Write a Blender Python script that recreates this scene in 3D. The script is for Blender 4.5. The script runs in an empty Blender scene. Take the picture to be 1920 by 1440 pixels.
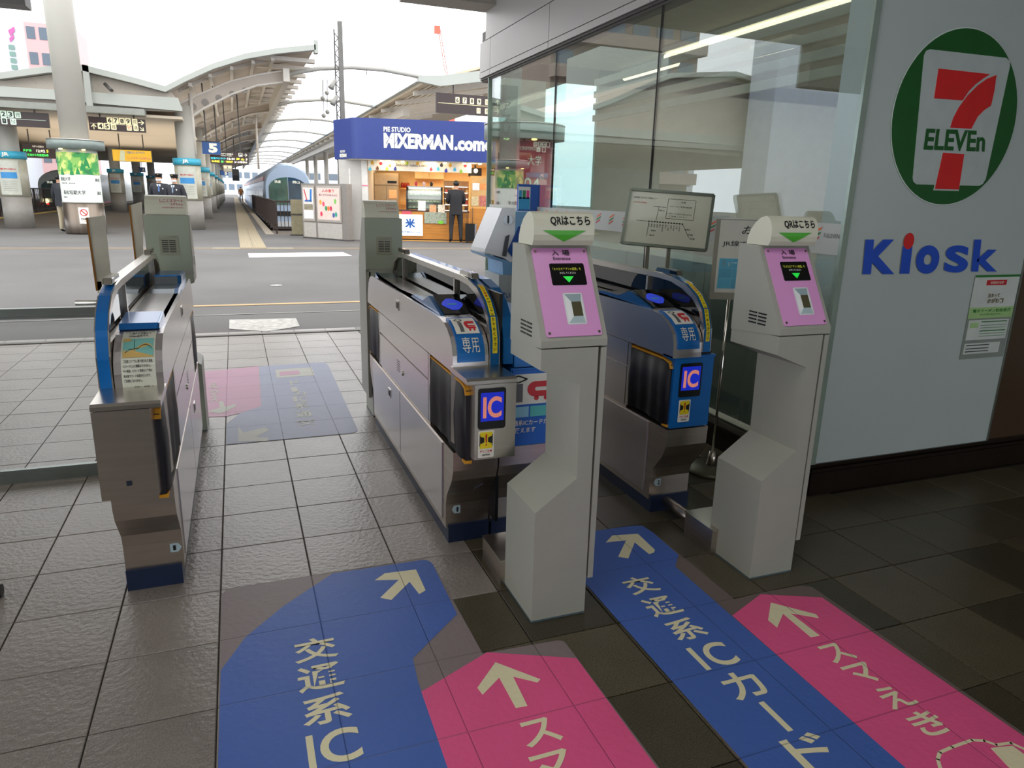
import bpy, bmesh, math, random
from mathutils import Vector, Matrix
random.seed(7)
SC = bpy.context.scene
COL = SC.collection

# ------------------------------------------------------------------ camera
F = 1323.224
CP = Vector((0.131257, -3.875076, 1.325733))
RR = Vector((0.934019, -0.356248, 0.026387)); RD = Vector((-0.067307, -0.248049, -0.966406)); RF = Vector((0.350826, 0.900866, -0.255661))
cd = bpy.data.cameras.new('camera'); cam = bpy.data.objects.new('camera', cd); COL.objects.link(cam)
cd.sensor_width = 36.0; cd.lens = F / 1920 * 36; cd.clip_end = 2000; cd.clip_start = 0.02
cam.matrix_world = Matrix(((RR.x, -RD.x, -RF.x, CP.x), (RR.y, -RD.y, -RF.y, CP.y), (RR.z, -RD.z, -RF.z, CP.z), (0, 0, 0, 1)))
SC.camera = cam

# ------------------------------------------------------------------ world, exposure, lights
w = bpy.data.worlds.new('overcast_sky'); SC.world = w; w.use_nodes = True
wn = w.node_tree.nodes; wl = w.node_tree.links; wn.clear()
wo = wn.new('ShaderNodeOutputWorld'); wb = wn.new('ShaderNodeBackground')
wt = wn.new('ShaderNodeTexCoord'); ws = wn.new('ShaderNodeSeparateXYZ'); wr = wn.new('ShaderNodeValToRGB')
wl.new(wt.outputs['Generated'], ws.inputs[0]); wl.new(ws.outputs['Z'], wr.inputs[0]); wl.new(wr.outputs[0], wb.inputs[0]); wl.new(wb.outputs[0], wo.inputs[0])
wr.color_ramp.elements[0].position = 0.0; wr.color_ramp.elements[0].color = (0.80, 0.86, 0.95, 1)
wr.color_ramp.elements[1].position = 0.35; wr.color_ramp.elements[1].color = (1, 1, 1, 1)
wb.inputs[1].default_value = 3.2
SC.view_settings.view_transform = 'Standard'; SC.view_settings.look = 'None'
SC.view_settings.gamma = 1.0; SC.view_settings.use_curve_mapping = False
SC.view_settings.exposure = -0.1

def area_light(name, loc, size, power, color, rot=(0, 0, 0)):
    l = bpy.data.lights.new(name, 'AREA'); l.shape = 'RECTANGLE'; l.size = size[0]; l.size_y = size[1]; l.energy = power; l.color = color
    o = bpy.data.objects.new(name, l); COL.objects.link(o); o.location = loc; o.rotation_euler = rot; return o

area_light('canopy_fill_1', (-5, 32, 1.9), (7, 16), 420, (1, .90, .76), (math.pi, 0, 0))  # added upward fill to brighten the beige soffit, not a station fixture
area_light('canopy_fill_2', (-.2, 38, 2.2), (1.6, 30), 260, (1, .92, .80), (math.pi, 0, 0))  # added upward fill for the underside of the arched canopy
area_light('canopy_fill_3', (9.5, 40, 3.0), (3, 30), 300, (1, .92, .80), (math.pi, 0, 0))  # added uplight of the same kind beneath the right canopy
area_light('hall_fill', (.4, -3.4, 3.08), (3.0, 1.2), 26, (1, .985, .96))  # added fill that lifts the kiosks and the near hall
area_light('left_warm_fill', (-3.6, -4.2, 2.6), (1.0, 1.0), 14, (1, .84, .6), (0, math.radians(-60), 0))  # added warm fill from the left to tint left-facing sides
area_light('shop_ceiling_lamp', (5.2, .8, 2.5), (3.5, 3.0), 60, (1, .97, .9))

# ------------------------------------------------------------------ pixel -> world helpers (points at their real depth)
def ray(x, y): return RR * ((x - 960) / F) + RD * ((y - 720) / F) + RF
def onz(x, y, z=0.0): d = ray(x, y); return CP + d * ((z - CP.z) / d.z)
def ony(x, y, Y): d = ray(x, y); return CP + d * ((Y - CP.y) / d.y)
def onx(x, y, X): d = ray(x, y); return CP + d * ((X - CP.x) / d.x)
def onp(x, y, P0, N): d = ray(x, y); return CP + d * ((P0 - CP).dot(N) / d.dot(N))

# ------------------------------------------------------------------ materials
MC = {}
def lin(c):
    if isinstance(c, str):
        c = tuple(int(c[i:i + 2], 16) / 255 for i in (0, 2, 4))
    return tuple((v / 12.92 if v <= 0.04045 else ((v + 0.055) / 1.055) ** 2.4) for v in c)
def mat(name, col, rough=0.5, metal=0.0, emit=0.0, vary=0.06, scale=9.0, bump=0.0, bscale=60.0, stretch=None, objrand=0.0, coat=0.0, spec=0.5, speck=0.0):
    if name in MC: return MC[name]
    m = bpy.data.materials.new(name); m.use_nodes = True; nt = m.node_tree; n = nt.nodes; L = nt.links
    b = n['Principled BSDF']; c = lin(col)
    tc = n.new('ShaderNodeTexCoord'); mp = n.new('ShaderNodeMapping'); L.new(tc.outputs['Object'], mp.inputs[0])
    if stretch: mp.inputs['Scale'].default_value = stretch
    nz = n.new('ShaderNodeTexNoise'); nz.inputs['Scale'].default_value = scale; nz.inputs['Detail'].default_value = 3; L.new(mp.outputs[0], nz.inputs[0])
    mr = n.new('ShaderNodeMapRange'); mr.inputs['From Min'].default_value = .3; mr.inputs['From Max'].default_value = .7
    mr.inputs['To Min'].default_value = 1 - vary; mr.inputs['To Max'].default_value = 1 + vary; L.new(nz.outputs[0], mr.inputs[0])
    out = mr.outputs[0]
    if objrand:
        oi = n.new('ShaderNodeObjectInfo'); m2 = n.new('ShaderNodeMapRange'); m2.inputs['To Min'].default_value = 1 - objrand; m2.inputs['To Max'].default_value = 1 + objrand
        L.new(oi.outputs['Random'], m2.inputs[0]); mu = n.new('ShaderNodeMath'); mu.operation = 'MULTIPLY'; L.new(out, mu.inputs[0]); L.new(m2.outputs[0], mu.inputs[1]); out = mu.outputs[0]
    if speck:
        vz = n.new('ShaderNodeTexNoise'); vz.inputs['Scale'].default_value = 260; vz.inputs['Detail'].default_value = 4; L.new(tc.outputs['Object'], vz.inputs[0])
        m3 = n.new('ShaderNodeMapRange'); m3.inputs['From Min'].default_value = .35; m3.inputs['From Max'].default_value = .68; m3.inputs['To Min'].default_value = 1 - speck; m3.inputs['To Max'].default_value = 1 + speck
        L.new(vz.outputs[0], m3.inputs[0]); mu = n.new('ShaderNodeMath'); mu.operation = 'MULTIPLY'; L.new(out, mu.inputs[0]); L.new(m3.outputs[0], mu.inputs[1]); out = mu.outputs[0]
    mx = n.new('ShaderNodeVectorMath'); mx.operation = 'SCALE'; mx.inputs[0].default_value = c; L.new(out, mx.inputs['Scale'])
    L.new(mx.outputs[0], b.inputs['Base Color'])
    b.inputs['Roughness'].default_value = rough; b.inputs['Metallic'].default_value = metal; b.inputs['Specular IOR Level'].default_value = spec
    b.inputs['Coat Weight'].default_value = coat
    if emit:
        L.new(mx.outputs[0], b.inputs['Emission Color']); b.inputs['Emission Strength'].default_value = emit
    if bump:
        bz = n.new('ShaderNodeTexNoise'); bz.inputs['Scale'].default_value = bscale; bz.inputs['Detail'].default_value = 3; L.new(mp.outputs[0], bz.inputs[0])
        bp = n.new('ShaderNodeBump'); bp.inputs['Strength'].default_value = bump; bp.inputs['Distance'].default_value = 0.003; L.new(bz.outputs[0], bp.inputs['Height']); L.new(bp.outputs[0], b.inputs['Normal'])
    MC[name] = m; return m
def glass(name, tint, refl=0.12, rough=0.0, ior=1.5):
    if name in MC: return MC[name]
    m = bpy.data.materials.new(name); m.use_nodes = True; n = m.node_tree.nodes; L = m.node_tree.links; n.clear()
    o = n.new('ShaderNodeOutputMaterial'); t = n.new('ShaderNodeBsdfTransparent'); t.inputs[0].default_value = (*tint, 1)
    g = n.new('ShaderNodeBsdfGlossy'); g.inputs['Roughness'].default_value = rough; g.inputs[0].default_value = (.95, .97, .96, 1)
    fr = n.new('ShaderNodeFresnel'); gb = n.new('ShaderNodeNewGeometry'); im = n.new('ShaderNodeMapRange'); im.inputs['To Min'].default_value = ior; im.inputs['To Max'].default_value = 1 / ior
    L.new(gb.outputs['Backfacing'], im.inputs[0]); L.new(im.outputs[0], fr.inputs[0])
    ad = n.new('ShaderNodeMath'); ad.operation = 'ADD'; ad.inputs[1].default_value = refl; ad.use_clamp = True; L.new(fr.outputs[0], ad.inputs[0])
    mx = n.new('ShaderNodeMixShader'); L.new(ad.outputs[0], mx.inputs[0]); L.new(t.outputs[0], mx.inputs[1]); L.new(g.outputs[0], mx.inputs[2]); L.new(mx.outputs[0], o.inputs[0])
    MC[name] = m; return m
def led_mat(name, col, strength, pitch=0.0028):
    if name in MC: return MC[name]
    m = bpy.data.materials.new(name); m.use_nodes = True; n = m.node_tree.nodes; L = m.node_tree.links; b = n['Principled BSDF']
    tc = n.new('ShaderNodeTexCoord'); sp = n.new('ShaderNodeSeparateXYZ'); L.new(tc.outputs['Object'], sp.inputs[0]); fs = []
    for ax in ('X', 'Z'):
        a = n.new('ShaderNodeMath'); a.operation = 'MULTIPLY'; a.inputs[1].default_value = 2 * math.pi / pitch; L.new(sp.outputs[ax], a.inputs[0])
        s = n.new('ShaderNodeMath'); s.operation = 'SINE'; L.new(a.outputs[0], s.inputs[0])
        r = n.new('ShaderNodeMapRange'); r.inputs['From Min'].default_value = -.9; r.inputs['From Max'].default_value = .3; r.inputs['To Min'].default_value = .25; L.new(s.outputs[0], r.inputs[0]); fs.append(r)
    mu = n.new('ShaderNodeMath'); mu.operation = 'MULTIPLY'; L.new(fs[0].outputs[0], mu.inputs[0]); L.new(fs[1].outputs[0], mu.inputs[1])
    m2 = n.new('ShaderNodeMath'); m2.operation = 'MULTIPLY'; m2.inputs[1].default_value = strength; L.new(mu.outputs[0], m2.inputs[0])
    c = lin(col); b.inputs['Base Color'].default_value = (*[v * .1 for v in c], 1); b.inputs['Emission Color'].default_value = (*c, 1); L.new(m2.outputs[0], b.inputs['Emission Strength'])
    MC[name] = m; return m

STEEL = mat('brushed_steel', (.82, .80, .77), .27, 1, vary=.05, scale=3, bump=.05, bscale=40, stretch=(1, 1, 14))
STEELD = mat('satin_steel_dark', (.80, .76, .72), .33, 1, vary=.06, scale=4, bump=.05, bscale=40, stretch=(1, 1, 14))
STEELP = mat('side_steel', (.84, .82, .82), .26, .9, vary=.04, scale=4)
CHROME = mat('polished_chrome', (.85, .84, .8), .1, 1, vary=.02)
BLUE = mat('gate_blue', '0A6FC0', .3, .15, coat=.3, vary=.04)
BLUED = mat('gate_blue_metallic', '0B66A8', .3, .5, coat=.4, vary=.04)
NAVY = mat('navy_plinth', '1B2A48', .4, vary=.1)
BLACK = mat('black_plastic', '0C0D10', .35, vary=.1)
BLACKG = mat('black_glass', '07080B', .06, vary=.05, coat=1)
CLOTH = mat('black_flap_vinyl', '1D1B22', .55, vary=.25, scale=6, bump=.3, bscale=14)
YEL = mat('yellow_edge', 'D9981A', .5)
KGREY = mat('kiosk_paint', 'A6A79C', .42, vary=.03, bump=.03, bscale=300)
KGREY2 = mat('kiosk_back_paint', 'A4AD9A', .45, vary=.03)
WHITE = mat('white_sheet', 'E9E9E4', .4, vary=.02)
WHITEG = mat('white_sticker', 'F2F1E6', .35, vary=.02)
PINKP = mat('pink_panel', 'E6A2DC', .3, coat=.4, vary=.02)
PRINTB = mat('black_print', '101216', .5)
PRINTW = mat('white_print', 'F0EFE0', .4)
RED = mat('red_print', 'C8202C', .4)
GREENT = mat('green_triangle', '4FB52E', .4)
YSTK = mat('yellow_sticker', 'F2DC1C', .4)
ASPH = mat('asphalt', (.37, .365, .36), .85, vary=.14, scale=.6, bump=.5, bscale=90, speck=.22)
PALE = mat('pale_concrete_paint', 'CFC8BD', .55, vary=.05)
COLG = mat('column_grey', 'A9A69C', .5, vary=.05, scale=1)
ROOFG = mat('roof_underside', 'B9ADA0', .6, vary=.1, scale=.8)
ROOFE = mat('roof_edge_metal', 'A7AAA2', .45, .1, vary=.06, scale=.7)
BROWN = mat('sign_brown', '33231F', .4, vary=.05)
CREAM = mat('lit_cream', 'F6E8B8', .5, emit=.22, vary=.02)
DARKM = mat('dark_steelwork', '4A4744', .5, .3, vary=.15)
SKIN = mat('skin', 'C99A7C', .55, vary=.06, scale=30)

# ------------------------------------------------------------------ mesh builder
class M:
    def __init__(s): s.bm = bmesh.new(); s.mi = 0
    def face(s, pts, mi=None):
        vs = [s.bm.verts.new(p) for p in pts]
        try:
            f = s.bm.faces.new(vs); f.material_index = s.mi if mi is None else mi; return f
        except ValueError: return None
    def box(s, x0, x1, y0, y1, z0, z1):
        v = [s.bm.verts.new(p) for p in ((x0,y0,z0),(x1,y0,z0),(x1,y1,z0),(x0,y1,z0),(x0,y0,z1),(x1,y0,z1),(x1,y1,z1),(x0,y1,z1))]
        for q in ((0,3,2,1),(4,5,6,7),(0,1,5,4),(1,2,6,5),(2,3,7,6),(3,0,4,7)):
            f = s.bm.faces.new([v[i] for i in q]); f.material_index = s.mi
        return s
    def ext(s, pts, d):
        """prism: planar polygon pts extruded by vector d"""
        d = Vector(d); a = [s.bm.verts.new(Vector(p)) for p in pts]; b = [s.bm.verts.new(Vector(p) + d) for p in pts]; n = len(pts)
        for fs in ([a[::-1], b] + [[a[i], a[(i + 1) % n], b[(i + 1) % n], b[i]] for i in range(n)]):
            f = s.bm.faces.new(fs); f.material_index = s.mi
        return s
    def px(s, yz, x0, x1): return s.ext([(x0, p[0], p[1]) for p in yz], (x1 - x0, 0, 0))
    def py(s, xz, y0, y1): return s.ext([(p[0], y0, p[1]) for p in xz], (0, y1 - y0, 0))
    def pz(s, xy, z0, z1): return s.ext([(p[0], p[1], z0) for p in xy], (0, 0, z1 - z0))
    def bar(s, a, b, w, h=None, up=(0, 0, 1)):
        a = Vector(a); b = Vector(b); h = h or w; d = (b - a).normalized(); u = Vector(up)
        if abs(d.dot(u)) > .98: u = Vector((0, 1, 0))
        r = d.cross(u).normalized(); u = r.cross(d)
        s.ext([a + r * w / 2 + u * h / 2, a - r * w / 2 + u * h / 2, a - r * w / 2 - u * h / 2, a + r * w / 2 - u * h / 2], b - a); return s
    def tube(s, pts, r, n=8, cap=True):
        pts = [Vector(p) for p in pts]; rings = []; rs = r if isinstance(r, (list, tuple)) else [r] * len(pts); prev = None
        for i, p in enumerate(pts):
            d = (pts[min(i + 1, len(pts) - 1)] - pts[max(i - 1, 0)]).normalized()
            u = prev if prev is not None else (Vector((0, 0, 1)) if abs(d.z) < .9 else Vector((1, 0, 0)))
            x = d.cross(u).normalized(); y = x.cross(d); prev = y
            rings.append([s.bm.verts.new(p + (x * math.cos(2 * math.pi * k / n) + y * math.sin(2 * math.pi * k / n)) * rs[i]) for k in range(n)])
        for a, b in zip(rings, rings[1:]):
            for k in range(n):
                f = s.bm.faces.new([a[k], a[(k + 1) % n], b[(k + 1) % n], b[k]]); f.smooth = True; f.material_index = s.mi
        if cap:
            for r_ in (rings[0][::-1], rings[-1]): f = s.bm.faces.new(r_); f.material_index = s.mi
        return s
    def lathe(s, prof, c=(0, 0), n=32, a0=0, a1=2 * math.pi):
        full = abs(a1 - a0 - 2 * math.pi) < 1e-6; m = n if full else n + 1; rings = []
        for r, z in prof: rings.append([s.bm.verts.new((c[0] + r * math.cos(a0 + (a1 - a0) * k / n), c[1] + r * math.sin(a0 + (a1 - a0) * k / n), z)) for k in range(m)])
        for a, b in zip(rings, rings[1:]):
            for k in range(n):
                f = s.bm.faces.new([a[k], a[(k + 1) % m], b[(k + 1) % m], b[k]]); f.smooth = True; f.material_index = s.mi
        if full:
            for r_ in (rings[0][::-1], rings[-1]):
                if prof: f = s.bm.faces.new(r_); f.material_index = s.mi
        return s
    def ball(s, c, r, sc=(1, 1, 1), n=12):
        mt = Matrix.Translation(c) @ Matrix.Diagonal((sc[0], sc[1], sc[2], 1))
        g = bmesh.ops.create_uvsphere(s.bm, u_segments=n, v_segments=max(6, n // 2 + 1), radius=r, matrix=mt)
        for v in g['verts']:
            for f in v.link_faces: f.smooth = True; f.material_index = s.mi
        return s
    def build(s, name, mats, parent=None, bevel=0, seg=2, world=False, recalc=True):
        if bevel:
            bmesh.ops.bevel(s.bm, geom=[e for e in s.bm.edges if len(e.link_faces) == 2 and e.calc_face_angle(0) > .5], offset=bevel, segments=seg, profile=.5, affect='EDGES', clamp_overlap=True)
        if recalc: bmesh.ops.recalc_face_normals(s.bm, faces=s.bm.faces)
        off = None
        if world and parent is not None:
            off = parent.location if parent.parent is None else Vector((0, 0, 0))
            r = parent
            while r.parent: r = r.parent
            off = r.location
        elif parent is None:
            xs = [v.co for v in s.bm.verts]; mn = [min(v[i] for v in xs) for i in range(3)]; mx_ = [max(v[i] for v in xs) for i in range(3)]
            off = Vector(((mn[0] + mx_[0]) / 2, (mn[1] + mx_[1]) / 2, mn[2]))
        if off is not None: bmesh.ops.translate(s.bm, verts=s.bm.verts, vec=-off)
        me = bpy.data.meshes.new(name); s.bm.to_mesh(me); s.bm.free()
        if not isinstance(mats, (list, tuple)): mats = [mats]
        for m in mats: me.materials.append(m)
        o = bpy.data.objects.new(name, me); COL.objects.link(o)
        if parent is not None: o.parent = parent
        elif off is not None: o.location = off
        return o
def tag(o, label, cat, group=None):
    o['label'] = label; o['category'] = cat
    if group: o['group'] = group
    return o
def thing(name, label, cat, loc=(0, 0, 0), group=None, rz=0):
    o = bpy.data.objects.new(name, None); COL.objects.link(o); o.location = loc; o.rotation_euler = (0, 0, rz); o.empty_display_size = .1
    return tag(o, label, cat, group)
def struct(o): o['kind'] = 'structure'; return o
def sthing(name, loc=(0, 0, 0)):
    o = bpy.data.objects.new(name, None); COL.objects.link(o); o.location = loc; o['kind'] = 'structure'; return o
def dup(root, loc, label, rz=None, group=None):
    r = root.copy(); COL.objects.link(r); r.location = loc; r['label'] = label
    if rz is not None: r.rotation_euler = (0, 0, rz)
    if group: r['group'] = group
    kids = {}
    for ch in root.children:
        c = ch.copy(); COL.objects.link(c); c.parent = r
        for g in ch.children:
            d = g.copy(); COL.objects.link(d); d.parent = c
    return r

# ------------------------------------------------------------------ lettering
TC = {}
def text_geo(body, bold=0.0, shear=0.0, res=2):
    k = (body, bold, shear, res)
    if k in TC: return TC[k]
    c = bpy.data.curves.new('lettering', 'FONT'); c.body = body; c.resolution_u = res; c.offset = bold; c.shear = shear
    o = bpy.data.objects.new('lettering', c); COL.objects.link(o)
    dg = bpy.context.evaluated_depsgraph_get(); me = bpy.data.meshes.new_from_object(o.evaluated_get(dg))
    vs = [v.co.copy() for v in me.vertices]; fs = [tuple(p.vertices) for p in me.polygons]
    bpy.data.objects.remove(o); bpy.data.curves.remove(c); bpy.data.meshes.remove(me)
    x0 = min(v.x for v in vs); x1 = max(v.x for v in vs); y0 = min(v.y for v in vs); y1 = max(v.y for v in vs)
    TC[k] = ([((v.x - x0) / (x1 - x0 + 1e-9), (v.y - y0) / (y1 - y0 + 1e-9)) for v in vs], fs, x1 - x0, y1 - y0); return TC[k]
def put_text(m, body, fn, bold=0.0, shear=0.0, mi=0, res=2):
    """fn maps (u,v) in 0..1 to a point"""
    vs, fs, _, _ = text_geo(body, bold, shear, res); bv = [m.bm.verts.new(fn(u, v)) for u, v in vs]
    for f in fs:
        try: q = m.bm.faces.new([bv[i] for i in f]); q.material_index = mi
        except ValueError: pass
def rect_fn(O, U, V):
    O = Vector(O); U = Vector(U); V = Vector(V); return lambda u, v: O + U * u + V * v
def quad_fn(bl, br, tr, tl):
    bl, br, tr, tl = map(Vector, (bl, br, tr, tl)); return lambda u, v: (bl * (1 - u) + br * u) * (1 - v) + (tl * (1 - u) + tr * u) * v
def text(name, body, fn, mt, parent, bold=0.0, shear=0.0, world=False, res=2):
    m = M(); put_text(m, body, fn, bold, shear, res=res); return m.build(name, mt, parent, world=world, recalc=False)
def rrect(x0, x1, y0, y1, r, n=5):
    pts = []
    for cx, cy, a in ((x1 - r, y1 - r, 0), (x0 + r, y1 - r, 90), (x0 + r, y0 + r, 180), (x1 - r, y0 + r, 270)):
        for k in range(n + 1):
            t = math.radians(a + 90 * k / n); pts.append((cx + r * math.cos(t), cy + r * math.sin(t)))
    return pts
def plate(fn, pts, thick, nrm):
    """flat plate: 2D pts in (u,v) mapped by fn, thickness along nrm"""
    m = M(); m.ext([fn(u, v) for u, v in pts], Vector(nrm) * thick); return m

# ================================================================== SETTING: near hall
PX = 0.3; PY = 0.30382
TILE_R = mat('grey_stone_tile', '88817A', .31, vary=.1, scale=5, bump=.9, bscale=55, objrand=.10, speck=.25)
TILE_D = mat('dark_granite_tile', '4E4838', .32, vary=.08, scale=7, bump=.25, bscale=120, objrand=.42, speck=.5)
GROUT = mat('grout', '3A352E', .8, vary=.1)
floor = sthing('floor')
m = M(); m.box(-3.9, 7.0, -14, 3.15, -.05, -.006); m.build('floor_bed', GROUT, floor)
def tile_mesh(mt, nm):
    m = M(); g = .0018; b = .002
    x0, x1, y0, y1 = g, PX - g, g, PY - g
    a = [(x0, y0, -.006), (x1, y0, -.006), (x1, y1, -.006), (x0, y1, -.006)]; c = [(x0, y0, -b), (x1, y0, -b), (x1, y1, -b), (x0, y1, -b)]
    t = [(x0 + b, y0 + b, 0), (x1 - b, y0 + b, 0), (x1 - b, y1 - b, 0), (x0 + b, y1 - b, 0)]
    A = [m.bm.verts.new(p) for p in a]; Cc = [m.bm.verts.new(p) for p in c]; T = [m.bm.verts.new(p) for p in t]
    m.bm.faces.new(T)
    for i in range(4):
        j = (i + 1) % 4; m.bm.faces.new([A[i], A[j], Cc[j], Cc[i]]); m.bm.faces.new([Cc[i], Cc[j], T[j], T[i]])
    o = m.build(nm, mt, floor); return o
def pixel(p):
    d = Vector(p) - CP; z = d.dot(RF); return (960 + F * d.dot(RR) / z, 720 + F * d.dot(RD) / z, z)
protoR = tile_mesh(TILE_R, 'floor_tile'); protoD = tile_mesh(TILE_D, 'floor_tile')
cells = []
for i in range(-13, 15):
    for j in range(-15, 11):
        x, y = i * PX, j * PY
        if x > 2.5 and y > -1.6: continue
        c = Vector((x + .15, y + .15, 0)); dd = (c - CP)
        if dd.dot(RF) < .1: cells.append((99, i, j)); continue
        q = pixel(c); inn = -60 < q[0] < 1990 and 300 < q[1] < 1560
        cells.append(((dd.length if inn else 50 + dd.length), i, j))
cells.sort()
def is_dark(i, j): return (i >= 2 and j <= -7) or (i >= 3 and j <= -5) or i >= 4
first = {False: True, True: True}
for k, (d, i, j) in enumerate(cells[:300]):
    if d > 40: break
    dk = is_dark(i, j); pr = protoD if dk else protoR
    if first[dk]: o = pr; first[dk] = False
    else: o = pr.copy(); COL.objects.link(o); o.parent = floor
    o.location = (i * PX, j * PY, random.uniform(-.0004, .0004))
rest = M(); restd = M()
for d, i, j in cells[300:]:
    q = restd if is_dark(i, j) else rest
    x, y = i * PX, j * PY; g = .0018
    if y + PY > 3.16: continue
    q.box(x + g, x + PX - g, y + g, y + PY - g, -.006, -.0003)
o = rest.build('floor_tiles_far', TILE_R, floor); o['kind'] = 'stuff'
o = restd.build('floor_tiles_outer', TILE_D, floor); o['kind'] = 'stuff'

# threshold rail between tiles and asphalt
m = M(); m.box(-8, 2.57, 3.13, 3.2, -.02, .008); struct(m.build('trim_1', mat('threshold_metal', '5C5B58', .5, .6)))

# white sign wall and its dark neighbour, base
WALLW = mat('white_wall_panel', 'BCC8C4', .32, vary=.03, scale=1.5)
m = M(); m.box(2.575, 3.753, -1.49, -1.35, .155, 3.2); struct(m.build('wall_right', WALLW))
m = M(); m.box(3.753, 7.0, -1.478, -1.35, .155, 3.2); struct(m.build('wall_far_right', mat('brown_stone_wall', '4B3A28', .35, vary=.08, scale=3, speck=.15)))
m = M(); m.box(3.745, 3.757, -1.494, -1.476, .155, 3.2); struct(m.build('trim_2', mat('aluminium_edge', '8F968E', .35, .8)))
DBASE = mat('dark_base_steel', '2A221B', .3, .5, vary=.1)
m = M(); m.box(2.57, 7.0, -1.505, -1.36, 0.0, .112); m.box(2.565, 7.0, -1.512, -1.36, .118, .134); m.box(2.565, 7.0, -1.5, -1.36, .138, .155); struct(m.build('baseboard_right', DBASE))

# glass shopfront (x = 2.57) with sashless panes
GX = 2.57
shop = sthing('window_1')
pe = [-1.485, .11, 1.62, 3.2]
PANE = glass('shop_glass', (.78, .82, .80), .07); PANE2 = glass('end_glass', (.80, .90, .88), .03)
for k, (a, b) in enumerate(zip(pe, pe[1:])):
    m = M(); m.box(GX, GX + .012, a + .004, b - .004, .16, 2.47); o = m.build('pane', PANE, shop)
for y in pe[1:3]:
    m = M(); m.box(GX - .002, GX + .014, y - .004, y + .004, .16, 2.47); m.build('pane_joint', mat('sealant', '30302C', .6), shop)
m = M(); m.box(GX - .02, GX + .03, 3.195, 3.21, .0, 2.47); m.box(GX - .012, GX + .02, -1.5, -1.484, .155, 2.47); m.build('edge_frame', mat('green_glass_edge', '9FB0A4', .15, .3), shop)
m = M(); m.box(GX - .006, GX + .03, -1.36, 3.2, .134, .16); m.build('sill_rail', mat('sill_metal', '8A8578', .35, .7), shop)
m = M(); m.box(GX - .012, GX + .05, -1.49, 3.2, 0, .112); m.box(GX - .02, GX + .05, -1.49, 3.2, .118, .134); struct(m.build('baseboard_left', DBASE))
er = sthing('window_2')
m = M(); m.box(2.6, 3.75, 3.19, 3.2, .05, 2.47); m.build('pane', PANE2, er)
m = M(); m.box(3.75, 8.7, 3.17, 3.22, 0, 2.62); struct(m.build('wall_north', mat('shop_wall', 'BDB9AE', .6, vary=.05)))
m = M(); m.box(2.6, 8.7, 3.17, 3.22, 2.47, 2.62); m.box(2.6, 8.7, 3.17, 3.22, 0, .05); m.build('frame', DARKM, er)
for k, ch in enumerate('アプリで買うと'):
    text('lettering', ch, rect_fn((2.70, 3.186, 2.16 - .11 * k), (.085, 0, 0), (0, 0, .085)), mat('dark_teal_print', '1E3A40', .5), er)
m = M(); m.box(2.66, 2.86, 3.1875, 3.1895, .6, 2.4); m.build('tinted_strip', glass('teal_film', (.45, .62, .60), .03), er)
# fascia panels over the glass
FASC = mat('fascia_panel', 'B6B3AF', .42, .25, vary=.03, scale=1)
fas = sthing('trim_3')
ys = [-1.49, .2, 1.72, 3.13, 3.45]
for a, b in zip(ys, ys[1:]):
    m = M(); m.box(GX - .03, GX + .1, a + .004, b - .004, 2.53, 2.80); m.build('fascia_panel', FASC, fas)
    m = M(); m.box(GX - .034, GX + .1, a + .004, b - .004, 2.475, 2.522); m.build('fascia_rail', FASC, fas)
m = M(); m.box(GX - .01, GX + .09, -1.49, 3.44, 2.44, 2.9); m.box(GX - .022, GX, -1.49, 3.44, 2.455, 2.47); m.build('fascia_back', DARKM, fas)
m = M(); m.box(GX - .022, GX + .3, -1.49, 3.3, 2.812, 3.2); m.build('upper_wall', FASC, fas)
# ceiling of the hall
CEIL = mat('ceiling_panel', 'A29C92', .7, vary=.05)
m = M(); m.box(-12, 9, -14, 3.3, 3.12, 3.3); struct(m.build('ceiling', CEIL))
m = M(); m.box(-12, 1.5, -9.2, -9, 0, 3.12); m.box(1.5, 7, -9.2, -9, 2.2, 3.12); struct(m.build('wall_back', CEIL))
m = M(); m.box(7.0, 7.2, -9, -1.35, 0, 3.12); struct(m.build('wall_east', CEIL))
m = M(); m.box(1.7, GX + .3, 3.0, 3.32, 3.06, 3.2); struct(m.build('trim_4', CEIL))
m = M(); m.box(-4.2, -1.27, 3.1, 3.3, 2.66, 3.2); struct(m.build('trim_5', mat('bulkhead', '6E6A66', .6)))

# ------------------------------------------------------------------ shop interior seen through the glass
SHW = mat('shop_wall', 'BDB9AE', .6, vary=.05)
m = M(); m.box(2.6, 8.7, -1.35, 3.2, -.02, 0); struct(m.build('floor_shop', mat('shop_floor', 'B0ADA4', .35, vary=.05)))
m = M(); m.box(2.66, 8.7, -1.35, 3.2, 2.62, 2.7); struct(m.build('ceiling_shop', mat('shop_ceiling', 'A9A394', .7)))
m = M(); m.box(8.6, 8.7, -1.35, 3.2, 0, 2.62); struct(m.build('wall_shop', SHW))
LAMP = mat('tube_light', 'FFF6D8', .5, emit=2.2, vary=0)
def shop_tube(x, y0, y1, lab):
    t = thing('fluorescent_light', lab, 'light', (x, y0, 2.55), 'fluorescent lights of the shop')
    m = M(); m.box(-.05, .05, 0, y1 - y0, .03, .07); m.build('housing', WHITE, t)
    m = M(); m.tube([(0, .02, 0), (0, y1 - y0 - .02, 0)], .028); m.build('lamp_tube', LAMP, t)
a = onz(1247, 108, 2.55)
shop_tube(a.x, -1.1, a.y, 'long bright tube light running to the white wall behind the glass')
shop_tube(4.0, 2.1, 3.1, 'short tube light left of the glass joint inside the shop')
shop_tube(4.35, 1.0, 1.5, 'short tube light just below the long one inside the shop')
shop_tube(4.6, .1, .7, 'faint tube light lowest and rightmost inside the shop')
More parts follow.
